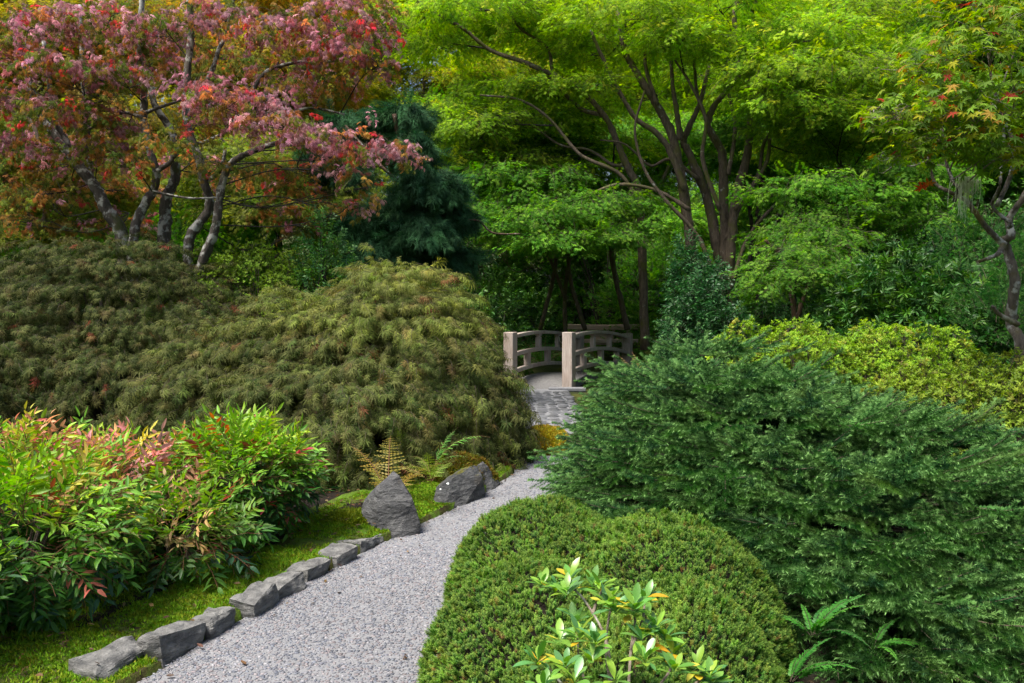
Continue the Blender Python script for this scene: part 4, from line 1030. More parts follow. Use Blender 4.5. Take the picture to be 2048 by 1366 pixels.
# --- red maple at the left
e = empty('red_maple', FOOT(350, 12.4), 'spreading red and pink autumn maple with pale lichened stems on the left', 'maple tree')
sk = limbs(e, [([(372, 640), (376, 534), (382, 470), (416, 416), (409, 363), (399, 319), (382, 275), (372, 235), (375, 160), (380, 60), (376, -30)], 12.2, 11, 6),
    ([(392, 640), (399, 541), (429, 464), (440, 396), (450, 349), (473, 322), (510, 302), (570, 285), (640, 290)], 12.0, 11, 4),
    ([(262, 640), (268, 480), (295, 403), (305, 383), (312, 342), (295, 289), (286, 235), (285, 167), (281, 120), (283, 40), (290, -30)], 12.4, 10, 5),
    ([(326, 640), (328, 480), (332, 403), (349, 356), (352, 302), (342, 262), (312, 211), (300, 160)], 12.8, 14, 5),
    ([(255, 600), (241, 470), (211, 420), (184, 369), (157, 336), (110, 270), (72, 213), (57, 152), (50, 80)], 12.6, 15, 5),
    ([(210, 400), (160, 330), (133, 282), (107, 228), (91, 152), (85, 80)], 12.8, 8, 4),
    ([(312, 342), (340, 320), (352, 300), (372, 290), (410, 285), (440, 270)], 12.3, 5, 3), ([(409, 363), (430, 350), (447, 330), (452, 300)], 12.2, 5, 3),
    ([(305, 383), (350, 392), (400, 398), (460, 392)], 12.0, 3, 1.5), ([(286, 235), (240, 225), (180, 260)], 12.3, 4, 2), ([(286, 225), (330, 210), (400, 190)], 12.3, 4, 2),
    ([(372, 235), (420, 150), (438, 99), (449, 65), (470, 0)], 12.4, 6, 3), ([(480, 240), (506, 186), (533, 145), (590, 126), (643, 126), (720, 110)], 12.6, 5, 2.5), ([(440, 270), (520, 190), (560, 230), (620, 215), (690, 230)], 12.6, 4, 2),
    ([(184, 369), (167, 190), (167, 133), (164, 84), (160, 10)], 12.9, 6, 3), ([(610, 160), (625, 100), (640, 40)], 12.6, 3, 2)], M_bark_pale)
PADS = pads_px([(470, 205, 11.2, 110, 34), (560, 250, 11.0, 100, 32), (630, 275, 10.9, 85, 28), (700, 300, 10.9, 80, 24), (770, 295, 11.0, 62, 20), (805, 318, 11.1, 30, 16), (420, 180, 11.5, 70, 26), (700, 350, 10.9, 40, 16), (735, 375, 10.9, 30, 22), (720, 415, 11.2, 30, 14),
    (690, 110, 11.8, 90, 36), (640, 70, 12, 100, 40), (740, 60, 11.8, 70, 34), (560, 60, 12, 110, 40), (700, 20, 12, 90, 34), (450, 40, 12.2, 110, 40), (330, 60, 12, 110, 40), (210, 60, 12, 110, 44), (90, 60, 12, 110, 44), (10, 110, 12, 100, 44), (130, 140, 11.8, 100, 36), (240, 150, 11.8, 90, 34), (640, 170, 12.4, 80, 30), (570, 150, 12.6, 80, 30), (760, 130, 12, 50, 26),
    (40, 200, 12.2, 90, 34), (140, 230, 12.0, 90, 32), (230, 260, 12.2, 80, 28), (200, 310, 12.4, 80, 28), (60, 300, 12.6, 100, 36), (300, 130, 12.6, 80, 30), (100, 400, 12, 90, 24), (30, 390, 12, 80, 28), (600, 380, 12.6, 80, 24), (540, 340, 12.4, 80, 22), (660, 420, 12.2, 60, 18), (170, 360, 13, 100, 30), (380, 330, 13.4, 80, 22), (30, 440, 11.8, 60, 18),
    (150, 300, 13.2, 110, 40), (250, 380, 13.4, 90, 30), (90, 350, 13.3, 90, 30), (480, 360, 13.2, 70, 22), (560, 420, 13.0, 80, 22), (620, 340, 12.8, 70, 22), (450, 120, 13.4, 90, 34), (240, 440, 12.6, 70, 16), (130, 450, 12.4, 70, 16), (600, 450, 12.6, 60, 14), (330, 285, 10.9, 70, 20), (395, 250, 10.9, 60, 18), (250, 330, 11.0, 60, 18), (440, 330, 10.9, 50, 14), (200, 200, 11.0, 60, 20)])
PADS = [(c + A([c[0] / c[1], 1, (c[2] - CAMZ) / c[1]]) * (.9 if i > 30 else .35 if i > 14 and i % 2 else 0), a * .92, b, z) for i, (c, a, b, z) in enumerate(PADS)]
RP = A([(.44, .20, .24), (.56, .31, .35), (.42, .15, .15), (.48, .22, .06), (.34, .22, .05), (.22, .24, .035), (.14, .20, .03), (.58, .07, .06)])
def red_fn(p, n, i):
    px = CX + p[:, 0] / p[:, 1] * FPX
    hz_ = p[:, 2]; c_, rx_, ry_, rz_ = PADS[i]
    topness = np.clip(((p[:, 2] - c_[2]) / rz_ + .5) / 1.4, 0, 1)       # outer upper leaves turn first
    pink = 1.0 if i < 10 else (.75 if i < 19 else (.52 if i < 31 else .08))
    pink = np.clip(pink * (.35 + .75 * topness) + R.normal(size=n) * .15, 0, 1)
    w_ = np.stack([2.6 * pink, 2.8 * pink, 1.3 * pink, 1.1 * (1.1 - pink) + .25, 1.6 * (1.1 - pink) + .2, 2.4 * (1.15 - pink), 2.0 * (1.15 - pink), .25 + .5 * (i in (10, 12, 14, 24)) + 0 * pink], 1)
    w_ = np.clip(w_, 0.01, None); w_ /= w_.sum(1, keepdims=True)
    k = (np.cumsum(w_, 1) < R.uniform(size=(n, 1))).sum(1).clip(0, 7)
    return RP[k] * R.uniform(.75, 1.25, (n, 1)) * R.uniform(.9, 1.1, (n, 3))
crown(e, 'redmaple', PADS, 66, .82, red_fn, .55, 300, 'leaf_spray', key=lambda P: P[:, 1] - .3 * P[:, 2]); twigs(e, sk, PADS, M_bark_dark, .011, 11)
e = empty('lichened_maple', FOOT(60, 14), 'dark trunk with yellowing leaves at the far left edge', 'maple tree')
sk = limbs(e, [([(66, 640), (68, 495), (72, 457), (57, 438), (30, 400), (0, 330), (-30, 250)], 14, 12, 6), ([(72, 470), (90, 420), (80, 282), (46, 225), (0, 190)], 14, 6, 3)], M_bark)
PD = pads_px([(40, 330, 14.5, 120, 40), (130, 410, 14.6, 100, 34), (20, 470, 14, 90, 30), (220, 390, 15, 100, 34), (60, 250, 15, 120, 40)])
crown(e, 'maple', PD, 90, 1.0, shade([(.22, .27, .03), (.30, .28, .04), (.12, .2, .02)], [3, 2, 2], .2)); twigs(e, sk, PD, M_bark_dark, .014)

# --- weeping pine
e = empty('weeping_pine', FOOT(800, 13.4), 'dark blue-green weeping pine in the shade behind the laceleaf dome', 'pine tree')
sk = limbs(e, [([(850, 640), (852, 540), (846, 470), (820, 380), (800, 300), (790, 230)], 13.4, 7, 4), ([(846, 470), (880, 455), (950, 440), (985, 465), (1040, 468)], 12.9, 3, 1.5), ([(820, 380), (760, 330), (690, 250)], 13.5, 4, 2), ([(855, 520), (880, 560), (890, 600)], 13.2, 3, 2)], M_bark_brown)
Ps, Ds, Us, Ts = [], [], [], []
for px, py, d, hw, hh, n in [(815, 225, 13.6, 48, 40, 130), (745, 240, 13.9, 40, 40, 110), (690, 245, 14, 60, 36, 120), (830, 300, 13.4, 40, 80, 150), (860, 370, 12.9, 75, 55, 260), (800, 420, 13, 60, 60, 200), (905, 430, 13.1, 45, 50, 140), (850, 460, 12.8, 80, 60, 230), (740, 440, 13.2, 70, 60, 200), (770, 500, 13, 80, 50, 200), (900, 510, 13.2, 60, 40, 120), (690, 340, 13.8, 60, 60, 150), (650, 300, 14, 50, 50, 100)]:
    c = at(px, py, d); k = d / FPX; u = nrm(R.normal(size=(n, 3))); u[:, 2] = np.abs(u[:, 2]) * 1.2 - .35
    p = c + u * A([hw * k, hw * k * .8, hh * k]) * R.uniform(.65, 1, (n, 1)) * .8; hor = u * A([1, 1, 0])
    Ps.append(p); Ds.append(nrm(hor * .6 + A([0, 0, -1]) * R.uniform(.1, 1.2, (n, 1)) + R.normal(size=(n, 3)) * .2)); Us.append(hor + A([0, 0, .6]))
    Ts.append(mixpal(n, [(.034, .10, .045), (.055, .145, .06), (.022, .07, .028)], [3, 2, 2]))
scatter('crown', e, 'pine', np.concatenate(Ps), np.concatenate(Ds), np.concatenate(Us), R.uniform(.8, 1.25, sum(map(len, Ps))), np.concatenate(Ts))

# --- right maple with large star leaves
e = empty('starleaf_maple', FOOT(2020, 7.6), 'maple at the right edge with large star-shaped green and yellow leaves', 'maple tree')
sk = limbs(e, [([(2040, 900), (2034, 700), (2032, 645), (2029, 563), (2019, 500), (2012, 481), (2018, 470), (2026, 438), (2045, 395), (2085, 320), (2120, 240)], 7.6, 12, 5),
    ([(2014, 490), (2006, 484), (1966, 448), (1943, 411), (1930, 398), (1894, 385), (1874, 362), (1865, 310)], 7.5, 7, 2.5),
    ([(2035, 649), (1996, 629), (1976, 612)], 7.4, 6, 3), ([(2012, 490), (1985, 510), (1960, 523)], 7.4, 6, 3)], M_bark_star)
sk2 = limbs(e, [([(2016, 455), (2012, 448), (1996, 411), (1989, 375), (2006, 336), (2015, 290), (2012, 230)], 7.5, 4, 2.5), ([(1999, 411), (2032, 355), (2026, 309), (2020, 250), (1990, 180)], 7.4, 5, 3), ([(1912, 400), (1905, 380), (1900, 365), (1894, 326), (1890, 280)], 7.5, 4.5, 3)], M_bark_pale, 'branch')
sk = np.concatenate([sk, sk2])
PD = pads_px([(1990, 60, 6.9, 120, 60), (1900, 120, 6.9, 110, 55), (2030, 170, 6.8, 110, 60), (1860, 200, 6.9, 90, 45), (1960, 240, 6.8, 110, 50), (1830, 250, 6.9, 80, 34), (1880, 290, 7.0, 90, 32), (1780, 225, 6.9, 55, 25), (1990, 300, 7.0, 90, 30), (1800, 310, 7.0, 50, 20), (2060, 40, 7.4, 110, 60), (1940, 10, 7.3, 120, 50), (2080, 290, 7, 80, 40), (1745, 235, 6.9, 30, 16), (1840, 130, 7.3, 70, 40), (2020, 320, 6.9, 40, 14)])
crown(e, 'star', PD, 230, .92, shade([(.16, .28, .03), (.22, .34, .035), (.11, .2, .035), (.38, .40, .03), (.34, .22, .04), (.36, .05, .03)], [5, 5, 3, 2.2, .35, .3], .12), .3, 300, 'leaf', .3, low=-.9, key=lambda P: np.hypot(P[:, 0], P[:, 1])); twigs(e, sk, PD, M_stem_grey, .008, 12)
# red leaf on its own twig, and hanging lichen
for px, py, tn_ in ((1846, 383, (.55, .09, .04)), (1860, 376, (.4, .14, .04))):
    o = bpy.data.objects.new('leaf', TEMPLATE['star'][0].data); o.location = Vector((at(px, py, 7.2) - off(e)).tolist()); o.rotation_euler = (1.2, .3, 2.6); o['tint'] = list(tn_); link(o, e)
g = Geo()
for i in range(110):
    s = at(1936 + R.normal() * 9, 352 + R.uniform(0, 12), 7.35); l = R.uniform(.05, .16) if i > 30 else R.uniform(.2, .36); s = s + A([-.02 if i <= 30 else R.normal() * .02, R.normal() * .02, 0])
    tube(g, [s, s + A([R.normal() * .012 - .01, R.normal() * .01, -l * .5]), s + A([R.normal() * .014 - .015, 0, -l])], .0032, .0014, 4, 4)
m, N, L, b = mat('beard_lichen'); b.inputs['Base Color'].default_value = (.58, .63, .45, 1); b.inputs['Roughness'].default_value = 1
o = tag(g.obj('hanging_lichen', m), 'pale beard lichen hanging from the branch of the right-hand maple', 'lichen')

# --- background woodland, each tree its own
BG = [ # label, px, distance, window(x0,x1,y0,y1), pads, palette, size, spray density
 ('sunlit yellow maple in the wood behind the weeping pine', 830, 27, (640, 1010, -60, 330), 26, [(.38, .42, .02), (.46, .46, .03), (.27, .38, .02)], 1.5),
 ('golden maple glowing behind the upper centre branches', 1130, 29, (950, 1320, -80, 260), 26, [(.36, .42, .02), (.46, .44, .03), (.24, .36, .02)], 1.5),
 ('tall bright green tree behind the many-stemmed maple', 1440, 30, (1280, 1620, -80, 330), 24, [(.18, .32, .02), (.26, .38, .03)], 1.5),
 ('tall mid-green tree behind the leaning trunks', 1740, 30, (1580, 1920, -80, 380), 26, [(.12, .26, .02), (.2, .33, .025)], 1.5),
 ('dark green tree behind the star-leaved maple', 1990, 26, (1850, 2150, -80, 500), 30, [(.06, .16, .02), (.09, .2, .03)], 1.5),
 ('orange-gold maple glowing through the red maple crown', 470, 22, (330, 640, -60, 330), 24, [(.42, .34, .04), (.36, .38, .03), (.48, .26, .05)], 1.3),
 ('pale yellow maple behind the red maple stems', 210, 21, (40, 360, 40, 420), 24, [(.36, .32, .05), (.42, .30, .06), (.24, .28, .03)], 1.3),
 ('orange maple behind the far left of the red crown', 20, 22, (-120, 150, -40, 400), 22, [(.42, .28, .05), (.3, .3, .04), (.16, .22, .03)], 1.3),
 ('shaded green tree low behind the weeping pine', 960, 25, (840, 1110, 250, 520), 18, [(.12, .28, .02), (.18, .36, .025)], 1.3),
 ('shaded green tree low behind the central trunks', 1280, 26, (1150, 1450, 260, 540), 20, [(.12, .30, .025), (.18, .37, .03)], 1.3),
 ('green tree low between the central and leaning trunks', 1560, 27, (1450, 1680, 300, 540), 18, [(.16, .36, .05), (.24, .42, .07)], 1.3),  # leaf tints raised to look lit where the canopy blocks the sun
 ('green tree low behind the leaning trunks, leaves coloured paler as if lit', 1740, 27, (1640, 1860, 300, 520), 18, [(.20, .38, .10), (.28, .45, .12)], 1.3),  # paleness put into the leaf colour in place of blocked sunlight
 ('green tree seen between the red maple stems', 540, 18, (430, 680, 300, 470), 16, [(.17, .24, .03), (.24, .28, .04), (.1, .18, .02)], 1.1),
 ('green tree low at the left between the red maple trunks', 200, 18.5, (60, 360, 360, 500), 16, [(.13, .2, .03), (.2, .26, .03)], 1.1),
]
for lab, px, d, (x0, x1, y0, y1), n, pal_, S in BG:
    e = empty('background_tree', FOOT(px, d), lab, 'tree', 'trees in the wood behind')
    top = (y0 + y1) / 2 - 60
    sk = limbs(e, [([(px + R.uniform(-15, 15), 640), (px + R.uniform(-20, 20), 500), (px + R.uniform(-30, 30), 350), (px + R.uniform(-30, 30), top)], d, 8, 3), ([(px, 480), (px + 60, 330), (px + 90, top)], d, 5, 2), ([(px, 450), (px - 60, 300), (px - 80, top + 20)], d, 5, 2)], M_bark)
    PD = fill_px(x0, x1, y0, y1, d - 1.5, d + 2.5, n, (80, 130), .42)
    crown(e, 'maple', PD, 34, S, shade(pal_, [1] * len(pal_), .22), .3); twigs(e, sk, PD, M_bark_dark, .025, 4)
# far wood closing the view
P = []; T = []
for i in range(330):
    d = R.uniform(31, 46); px = R.uniform(-250, 2300); py = R.uniform(-260, 560); c = at(px, py, d); n = 70
    u = nrm(R.normal(size=(n, 3))); P.append(c + u * A([2.2, 1.6, 1.3]) * R.uniform(.5, 1, (n, 1)))
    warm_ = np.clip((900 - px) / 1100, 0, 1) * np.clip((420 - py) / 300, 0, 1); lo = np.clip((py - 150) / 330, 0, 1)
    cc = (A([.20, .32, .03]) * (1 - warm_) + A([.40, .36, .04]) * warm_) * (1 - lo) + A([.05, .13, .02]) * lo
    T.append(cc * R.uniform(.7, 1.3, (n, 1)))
P = np.concatenate(P); T = np.concatenate(T); n = len(P)
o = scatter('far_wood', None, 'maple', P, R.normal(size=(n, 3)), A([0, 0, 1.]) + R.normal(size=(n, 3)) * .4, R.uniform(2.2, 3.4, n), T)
tag(o, 'far-off mass of woodland leaves closing the view', 'woodland', kind='stuff')
# conifers in the far wood, dark shape at top right
# ------------------------------------------------------------------ middle-distance shrubs
def bush(name, label, cat, lumps, tn, n, pal_, wts, S=1.0, up=.4, nparts=0, stems=True, r0=.75):
    c = A([np.mean([l[0] for l in lumps]), np.mean([l[1] for l in lumps]), 0.]); e = empty(name, c, label, cat)
    P, N_, r = sample_lumps(lumps, n, r0, 1.02, 0, .1, 1.8, 8)
    D = nrm(N_ + A([0, 0, up]) + R.normal(size=N_.shape) * .3); U = A([0, 0, 1.]) + N_ * .5 + R.normal(size=N_.shape) * .3
    scatter('foliage', e, tn, P, D, U, S * R.uniform(.75, 1.2, len(P)), mixpal(len(P), pal_, wts), nparts, 'leaf_spray')
    g = Geo(); arching_stems(g, c, P[:: max(1, len(P) // 24)], .025, .005); g.obj('stems', M_bark_dark, e); return e
def L_(px, d, rx, ry, ytop): return (at(px, 605, d)[0], d, rx, ry, at(px, ytop, d)[2])
bush('camellia', 'tall dark glossy evergreen bush at the foot of the central maple', 'bush', [L_(1378, 15.6, .42, .5, 480), L_(1420, 15, .5, .6, 520), L_(1395, 14.5, .58, .6, 570), L_(1450, 14.2, .5, .6, 600)], 'shrub', 2300, [(.028, .10, .03), (.04, .13, .035), (.022, .08, .02)], [3, 2, 2])
bush('rhododendron_bush', 'dark long-leaved rhododendron bush under the right-hand maple', 'bush', [L_(1800, 12.6, 1.2, 1.0, 500), L_(1900, 12.2, 1.0, .9, 540), L_(1710, 12.8, .9, .8, 560)], 'longleaf', 1900, [(.04, .12, .02), (.07, .17, .02), (.03, .09, .02)], [3, 2, 2])
bush('green_conifer', 'light green feathery shrub between the red maple and the pine', 'bush', [L_(650, 11.9, .45, .45, 425), L_(690, 11.8, .3, .3, 490), L_(620, 11.9, .3, .3, 470)], 'shrub', 800, [(.10, .26, .06), (.14, .32, .05), (.07, .2, .06)], [3, 2, 2], .75, .8)
bush('dark_shrub', 'low dark shrub behind the left end of the bridge', 'bush', [L_(1030, 23.5, 1.1, .8, 585), L_(950, 19, .9, .8, 590)], 'shrub', 1300, [(.045, .15, .035), (.065, .19, .035)], [1, 1])
bush('dark_shrub', 'broad dark shrub at the far right under the star-leaved maple', 'bush', [L_(2000, 11, .8, .8, 560), L_(1960, 13.5, 1.4, 1, 430), L_(2080, 12, 1, 1, 450)], 'maple', 1300, [(.035, .11, .025), (.05, .14, .03)], [1, 1], .9)
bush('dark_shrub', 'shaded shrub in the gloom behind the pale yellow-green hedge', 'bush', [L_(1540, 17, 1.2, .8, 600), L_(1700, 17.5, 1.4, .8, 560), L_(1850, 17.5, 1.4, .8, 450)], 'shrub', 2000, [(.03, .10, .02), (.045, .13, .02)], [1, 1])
bush('layered_shrub', 'shaded broad-leaved maple layered above the bridge', 'bush', [L_(1110, 25, 1.9, .9, 455), L_(1250, 25.5, 1.6, .8, 440)], 'maple', 1300, [(.08, .24, .025), (.12, .29, .03)], [1, 1], 1.1, -.2, r0=.9)
# many-stemmed bare shrub above the gate
e = empty('bare_shrub', FOOT(1215, 22.9), 'many thin dark stems fanning up behind the timber gate', 'bush')
for k in range(16):
    a = R.uniform(-1, 1); g = Geo(); b_ = at(1215 + a * 14, 690, 22.9); q = at(1215 + a * 120 + R.normal() * 10, R.uniform(430, 540), 22.9 + R.uniform(-.5, .6))
    tube(g, [b_, b_ * .5 + q * .5 + A([-a * .12, 0, .1]), q], .03, .008, 6, 8); g.obj('stem', M_bark_dark, e)

# ------------------------------------------------------------------ ferns
def fern(label, base, fr_, tn, pal_, wts, S, spread=1.0, lean=.0):
    """fr_: list of heading angles (degrees, 0 = right in the picture, 90 = away) with size factors"""
    e = empty('fern', base, label, 'fern')
    for ang, s in fr_:
        a = math.radians(ang); o = bpy.data.objects.new('frond', TEMPLATE[tn][R.integers(len(TEMPLATE[tn]))].data)
        o.rotation_euler = (R.normal() * .08 + lean, R.normal() * .08, a - math.pi / 2); k = S * s; o.scale = (k, k, k)
        o['tint'] = [float(v) for v in mixpal(1, pal_, wts)[0]]; link(o, e)
    return e
ring = lambda n, a0=0, a1=360: [(a0 + (a1 - a0) * (i + R.uniform(-.3, .3)) / n, R.uniform(.75, 1.1)) for i in range(n)]
GOLD = [(.34, .24, .03), (.30, .26, .04), (.24, .16, .03)]
b_ = ground(775, 1040); b_ = A([at(775, 960, 6.45)[0], 6.45, .05])
e = fern('golden-brown fern rising behind the standing stone', b_, [], 'frond', GOLD, [1, 1, 1], .5)
for px, py, s, tp, ro in ((772, 845, .78, (.24, .2, .03), (-.25, 0, .1)), (722, 880, .62, (.30, .22, .03), (.1, 0, .9)), (820, 875, .62, (.3, .2, .03), (.1, 0, -.9)), (712, 925, .42, (.36, .4, .08), (.45, 0, 1.1)), (760, 890, .45, (.28, .2, .03), (.0, 0, .3)), (800, 900, .45, (.3, .24, .03), (.1, 0, -.5))):
    o = bpy.data.objects.new('frond', TEMPLATE['frond'][0 if s > .7 else int(R.integers(1, 4))].data); o.scale = (s, s, s); o.rotation_euler = ro; o['tint'] = list(tp); link(o, e)
YGF = [(.30, .36, .06), (.24, .34, .06), (.36, .36, .08)]
e = fern('yellow-green fern between the standing stone and mossy boulder', A([at(862, 950, 6.5)[0], 6.5, .2]), [(200, .8), (235, .85), (265, .8), (290, .75), (320, .7), (60, .7), (130, .75), (165, .7)], 'frond', YGF, [2, 2, 1], .52)
fern('fresh green fern frond arching over the mossy boulder', A([at(868, 940, 6.8)[0], 6.8, .25]), [(8, 1.0), (25, .7), (-12, .6)], 'frond', [(.13, .33, .06)], [1], .58)
FG = [(.05, .20, .025), (.075, .26, .03), (.035, .15, .025)]
fern('bright green sword fern beside the yew at the lower right', A([at(1625, 1255, 3.55)[0], 3.55, .17]), [(0, 1), (-25, .95), (-50, .9), (20, .8), (50, .7), (90, .6), (130, .7), (170, .55), (-80, .7), (-110, .6), (10, .7), (-15, .8)], 'swordfrond', FG, [2, 2, 1], .33)
fern('lower green sword fern at the bottom edge beside the yew', A([at(1580, 1330, 3.35)[0], 3.35, .06]), [(-20, 1), (-45, .9), (0, .9), (25, .7), (-75, .7), (60, .6), (-5, .8)], 'swordfrond', FG, [2, 2, 1], .32)
fern('small fern with one long frond at the bottom right', A([at(1745, 1300, 3.6)[0], 3.6, .1]), [(-8, 1), (-80, .7), (180, .5), (15, .8), (-30, .7)], 'swordfrond', FG, [2, 2, 1], .3)
fern('tan and green tall fern beside the right end of the bridge', A([at(1318, 690, 8.8)[0], 8.8, .35]), [(150, 1), (120, 1), (100, 1.1), (170, .9), (60, .9), (200, .9), (30, .8), (90, 1.0)], 'frond', [(.26, .26, .06), (.20, .28, .05), (.30, .24, .07)], [1, 1, 1], .85)
fern('brown drooping fern right of the spruce under the azalea', A([at(2010, 930, 5.6)[0], 5.6, .35]), [(200, 1), (170, .9), (230, .9), (270, .8), (140, .8)], 'frond', [(.26, .18, .04), (.2, .2, .04)], [1, 1], .5)
BGF = [(.06, .24, .025), (.09, .31, .03), (.04, .17, .025)]
k = 0
for px, py, d, s, lab in [(1085, 700, 20.6, 1.1, 'green fern seen through the left bridge rail'), (1122, 705, 20.9, .8, 'green fern between the bridge posts'), (1200, 660, 23.4, 1.3, 'green fern behind the gate beam'), (1180, 655, 23.5, 1.2, 'dark fern left of the one behind the gate beam'), (1305, 690, 20.5, 1.0, 'green fern at the right end of the bridge'), (1400, 690, 15.5, 1.1, 'shaded fern at the foot of the glossy bush'),
    (1500, 680, 15, 1.2, 'shaded fern left of the low layered maple'), (1640, 660, 16, 1.3, 'shaded fern behind the yellow-green hedge'), (1030, 730, 17.5, .9, 'green fern low behind the left bridge post'), (1450, 680, 16.5, 1.3, 'dark fern in front of the central trunks'), (1580, 670, 16.5, 1.3, 'dark fern under the low layered maple')]:
    fern(lab, A([at(px, py, d)[0], d, 0.0]), ring(12), 'frond', BGF, [2, 2, 1], s)

# ------------------------------------------------------------------ rhododendron in front
e = empty('rhododendron', at(1240, 1500, 2.5) * A([1, 1, 0]), 'young rhododendron with green and yellow leaves in front of the yew', 'rhododendron')
rl = []
for k in range(6):
    g = Geo(); v, f = ell(1, .36, .16, [.05, .15, .3, .22, .1, .4][k], 5, .58); g.add(v, f); rl.append(g.mesh('rhododendron_leaf', [M_rho], True))
WH = [(1085, 1150, 2.62), (1110, 1160, 2.58), (1140, 1140, 2.60), (1135, 1165, 2.52), (1200, 1160, 2.55), (1215, 1185, 2.5), (1230, 1200, 2.46), (1185, 1150, 2.62), (1260, 1205, 2.5), (1290, 1180, 2.6), (1150, 1220, 2.5), (1120, 1260, 2.42), (1160, 1255, 2.4), (1190, 1265, 2.36), (1270, 1195, 2.45), (1310, 1240, 2.44), (1330, 1260, 2.4), (1075, 1305, 2.36), (1130, 1310, 2.34), (1185, 1300, 2.32), (1290, 1300, 2.34), (1345, 1290, 2.38), (1395, 1320, 2.4), (1420, 1335, 2.36), (1230, 1345, 2.28), (1350, 1320, 2.3), (1150, 1345, 2.28), (1285, 1255, 2.42), (1090, 1355, 2.26), (1425, 1350, 2.4)]
base = at(1240, 1620, 2.45)
for i, (px, py, d) in enumerate(WH):
    c = at(px, py + 14, d); n = int(R.integers(10, 15)); a0 = R.uniform(0, 6.28)
    for j in range(n):
        a = a0 + j * 2.4; el = R.uniform(.15, 1.0) if j < n - 2 else R.uniform(1.0, 1.35)
        dv = A([math.cos(a) * math.cos(el), math.sin(a) * math.cos(el), math.sin(el)])
        Mx = frames(dv[None], (A([0, 0, 1.]) + A([0, 0, 0]) - .3 * dv)[None] + R.normal(size=(1, 3)) * .15); E_ = eulers(Mx)[0]
        o = bpy.data.objects.new('leaf', rl[R.integers(6)]); o.location = Vector((c + dv * .004 - A([0, 0, R.uniform(0, .022)]) - off(e)).tolist()); o.rotation_euler = E_.tolist(); s = R.uniform(.046, .068); o.scale = (s, s, s)
        y_ = el < .45 and R.uniform() < .2
        o['tint'] = [float(v) for v in (mixpal(1, [(.60, .44, .03), (.62, .36, .02), (.5, .46, .05)], [3, 1.5, 2])[0] if y_ else mixpal(1, [(.12, .28, .05), (.17, .34, .05), (.22, .36, .04), (.10, .25, .08)], [3, 3, 2, 2])[0])]
        link(o, e)
STEMS = [[(1240, 1520), (1225, 1400), (1215, 1290), (1185, 1225), (1150, 1180), (1115, 1172)], [(1186, 1226), (1197, 1195), (1205, 1180)], [(1225, 1400), (1212, 1300), (1217, 1240), (1225, 1205)], [(1245, 1520), (1255, 1400), (1262, 1300), (1270, 1240), (1262, 1215)], [(1262, 1300), (1300, 1265), (1320, 1255)], [(1250, 1520), (1300, 1400), (1340, 1340), (1348, 1300)], [(1250, 1520), (1330, 1420), (1400, 1360), (1422, 1345)], [(1230, 1520), (1160, 1420), (1110, 1350), (1080, 1315)], [(1235, 1500), (1185, 1400), (1160, 1330), (1155, 1270)], [(1300, 1265), (1292, 1310), (1290, 1320)], [(1150, 1180), (1140, 1165), (1138, 1155)], [(1262, 1300), (1285, 1240), (1290, 1195)]]
for lst in STEMS:
    g = Geo(); tube(g, [at(px, py, 2.36 + .24 * np.clip((1366 - py) / 230, -.2, 1.1)) for px, py in lst], .0055, .003, 6, 4 * len(lst), .05); g.obj('stem', M_stem_grey, e)
# moss cushions by the path bend and golden moss on the boulder bank
def cushion(label, c, rx, ry, h, pal_, n):
    e = empty('moss_cushion', A([c[0], c[1], 0]), label, 'moss')
    bm = bmesh.new(); bmesh.ops.create_icosphere(bm, subdivisions=4, radius=1)
    for v in bm.verts: v.co = Vector((v.co.x * rx, v.co.y * ry, v.co.z * h)) * (1 + .12 * mnoise.noise(v.co * 2.5 + Vector((c[0], 0, 0)))) + Vector((0, 0, c[2]))
    me = bpy.data.meshes.new('moss_body'); bm.to_mesh(me); bm.free(); me.materials.append(M_mossg); link(bpy.data.objects.new('moss_body', me), e)
    u = nrm(R.normal(size=(n, 3))); u[:, 2] = np.abs(u[:, 2]); P = A(c) + u * A([rx, ry, h]) * (1 + .12 * vnoise(u, 2.5, c[0] / 7.3))[:, None] * .99
    scatter('moss_tufts', e, 'moss', P, u + R.normal(size=u.shape) * .3, R.normal(size=u.shape), R.uniform(1, 2.2, n), mixpal(n, pal_, [1] * len(pal_)))
GM = [(.36, .30, .02), (.28, .27, .02), (.40, .26, .03)]
b_ = ground(1094, 905); cushion('golden moss mound beside the spruce where the path narrows', (b_[0], b_[1] + .3, 0), .30, .5, .22, GM, 3500)
b_ = at(925, 945, 7.3); cushion('golden moss bank behind the mossy boulder', (b_[0] - .05, 7.4, 0.0), .33, .25, .27, [(.13, .12, .015), (.10, .12, .012), (.15, .09, .015)], 2500)
b_ = ground(690, 1072); cushion('yellow moss patch left of the standing stone', (b_[0], b_[1] + .15, 0.03), .22, .18, .09, [(.16, .2, .015), (.13, .19, .015)], 1500)
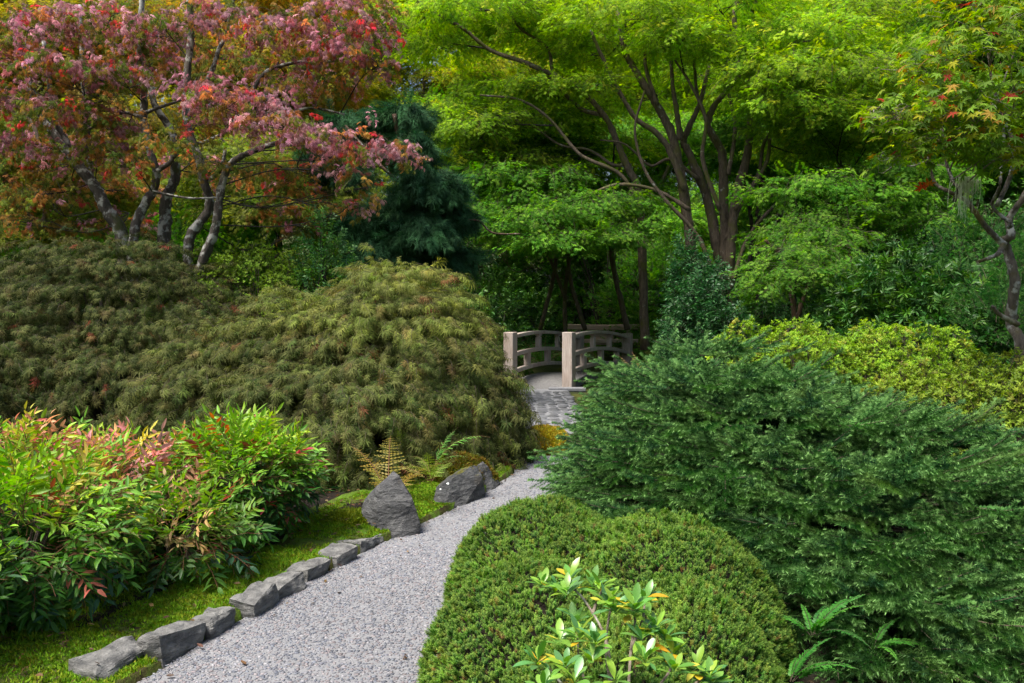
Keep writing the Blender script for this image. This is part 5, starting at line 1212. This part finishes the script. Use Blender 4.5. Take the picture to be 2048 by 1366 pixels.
# dark undergrowth closing the gaps under the wood
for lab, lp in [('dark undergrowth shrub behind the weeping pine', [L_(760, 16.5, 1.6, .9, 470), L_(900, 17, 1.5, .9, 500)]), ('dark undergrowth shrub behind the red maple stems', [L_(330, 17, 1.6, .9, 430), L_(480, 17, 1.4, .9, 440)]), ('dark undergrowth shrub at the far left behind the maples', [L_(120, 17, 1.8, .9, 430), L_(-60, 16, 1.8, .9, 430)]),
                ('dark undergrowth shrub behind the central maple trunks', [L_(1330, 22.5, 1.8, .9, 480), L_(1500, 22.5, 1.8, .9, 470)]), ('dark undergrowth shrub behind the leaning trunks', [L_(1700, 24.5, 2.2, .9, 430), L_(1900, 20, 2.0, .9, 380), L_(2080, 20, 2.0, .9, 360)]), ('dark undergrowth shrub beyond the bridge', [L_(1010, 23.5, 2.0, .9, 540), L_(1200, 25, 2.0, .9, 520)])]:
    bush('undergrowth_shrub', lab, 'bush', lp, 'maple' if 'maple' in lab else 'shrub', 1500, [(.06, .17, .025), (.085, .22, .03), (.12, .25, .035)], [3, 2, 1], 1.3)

# unseen foliage added beside and behind the viewpoint to block low sky light
P = []; T = []
for i in range(230):
    a = math.radians(R.uniform(105, 435)); d = R.uniform(13, 19); c = A([math.sin(a) * d * 1.05, math.cos(a) * d + 6, R.uniform(.5, 10.5)])
    if c[1] > 3 and abs(c[0]) < c[1] * .72 + 2: continue
    n = 40; u = nrm(R.normal(size=(n, 3))); P.append(c + u * A([2.0, 2.0, 1.1]) * R.uniform(.4, 1, (n, 1))); T.append(A([.09, .17, .025]) * R.uniform(.6, 1.4, (n, 1)))
P = np.concatenate(P); T = np.concatenate(T); n = len(P)
o = scatter('skylight_blocker_wood', None, 'maple', P, R.normal(size=(n, 3)), A([0, 0, 1.]) + R.normal(size=(n, 3)) * .4, R.uniform(2.4, 3.4, n), T)
tag(o, 'unseen green woodland leaves added around the clearing to block low sky light', 'woodland', kind='stuff')

# fallen leaves on the soil, the moss and along the path edges
lit = []
for k in range(5):
    g = Geo(); v, f = ell(.045, .02, .3, R.uniform(-.3, .4), 2) if k < 3 else palm(5, .03, .16, 100, .5); g.add(v, f, R.uniform()); lit.append(g.mesh('fallen_leaf', [M_fern]))
template('litter', lit)
P = []
for i in range(2600):
    y = R.uniform(2.6, 8.6)
    w_ = R.uniform()
    if w_ < .62: x = float(pr(y)) + abs(R.normal()) * .9 + .02; z = .012
    elif w_ < .93: x = float(pl(y)) - R.uniform(.35, 1.6); z = .115
    elif w_ < .955: x = float(pl(y)) - R.uniform(.05, .5); z = .09
    else:
        k = R.uniform() ** 2.2 * .35; x = float(pl(y)) + .03 + k if R.uniform() < .6 else float(pr(y)) - .02 - k; z = .016
        if R.uniform() < .35: continue
    P.append((x, y, z))
P = A(P); n = len(P); a = R.uniform(0, 6.28, n)
o = scatter('fallen_leaves', None, 'litter', P, np.stack([np.cos(a), np.sin(a), R.normal(size=n) * .2], 1), A([0, 0, 1.]) + R.normal(size=(n, 3)) * .35, R.uniform(.5, 1.1, n), mixpal(n, [(.10, .055, .025), (.16, .09, .04), (.06, .035, .02), (.22, .15, .06)], [3, 2, 3, 1], .3))
tag(o, 'brown fallen leaves littering the soil, moss and path edges', 'leaf litter', kind='stuff')
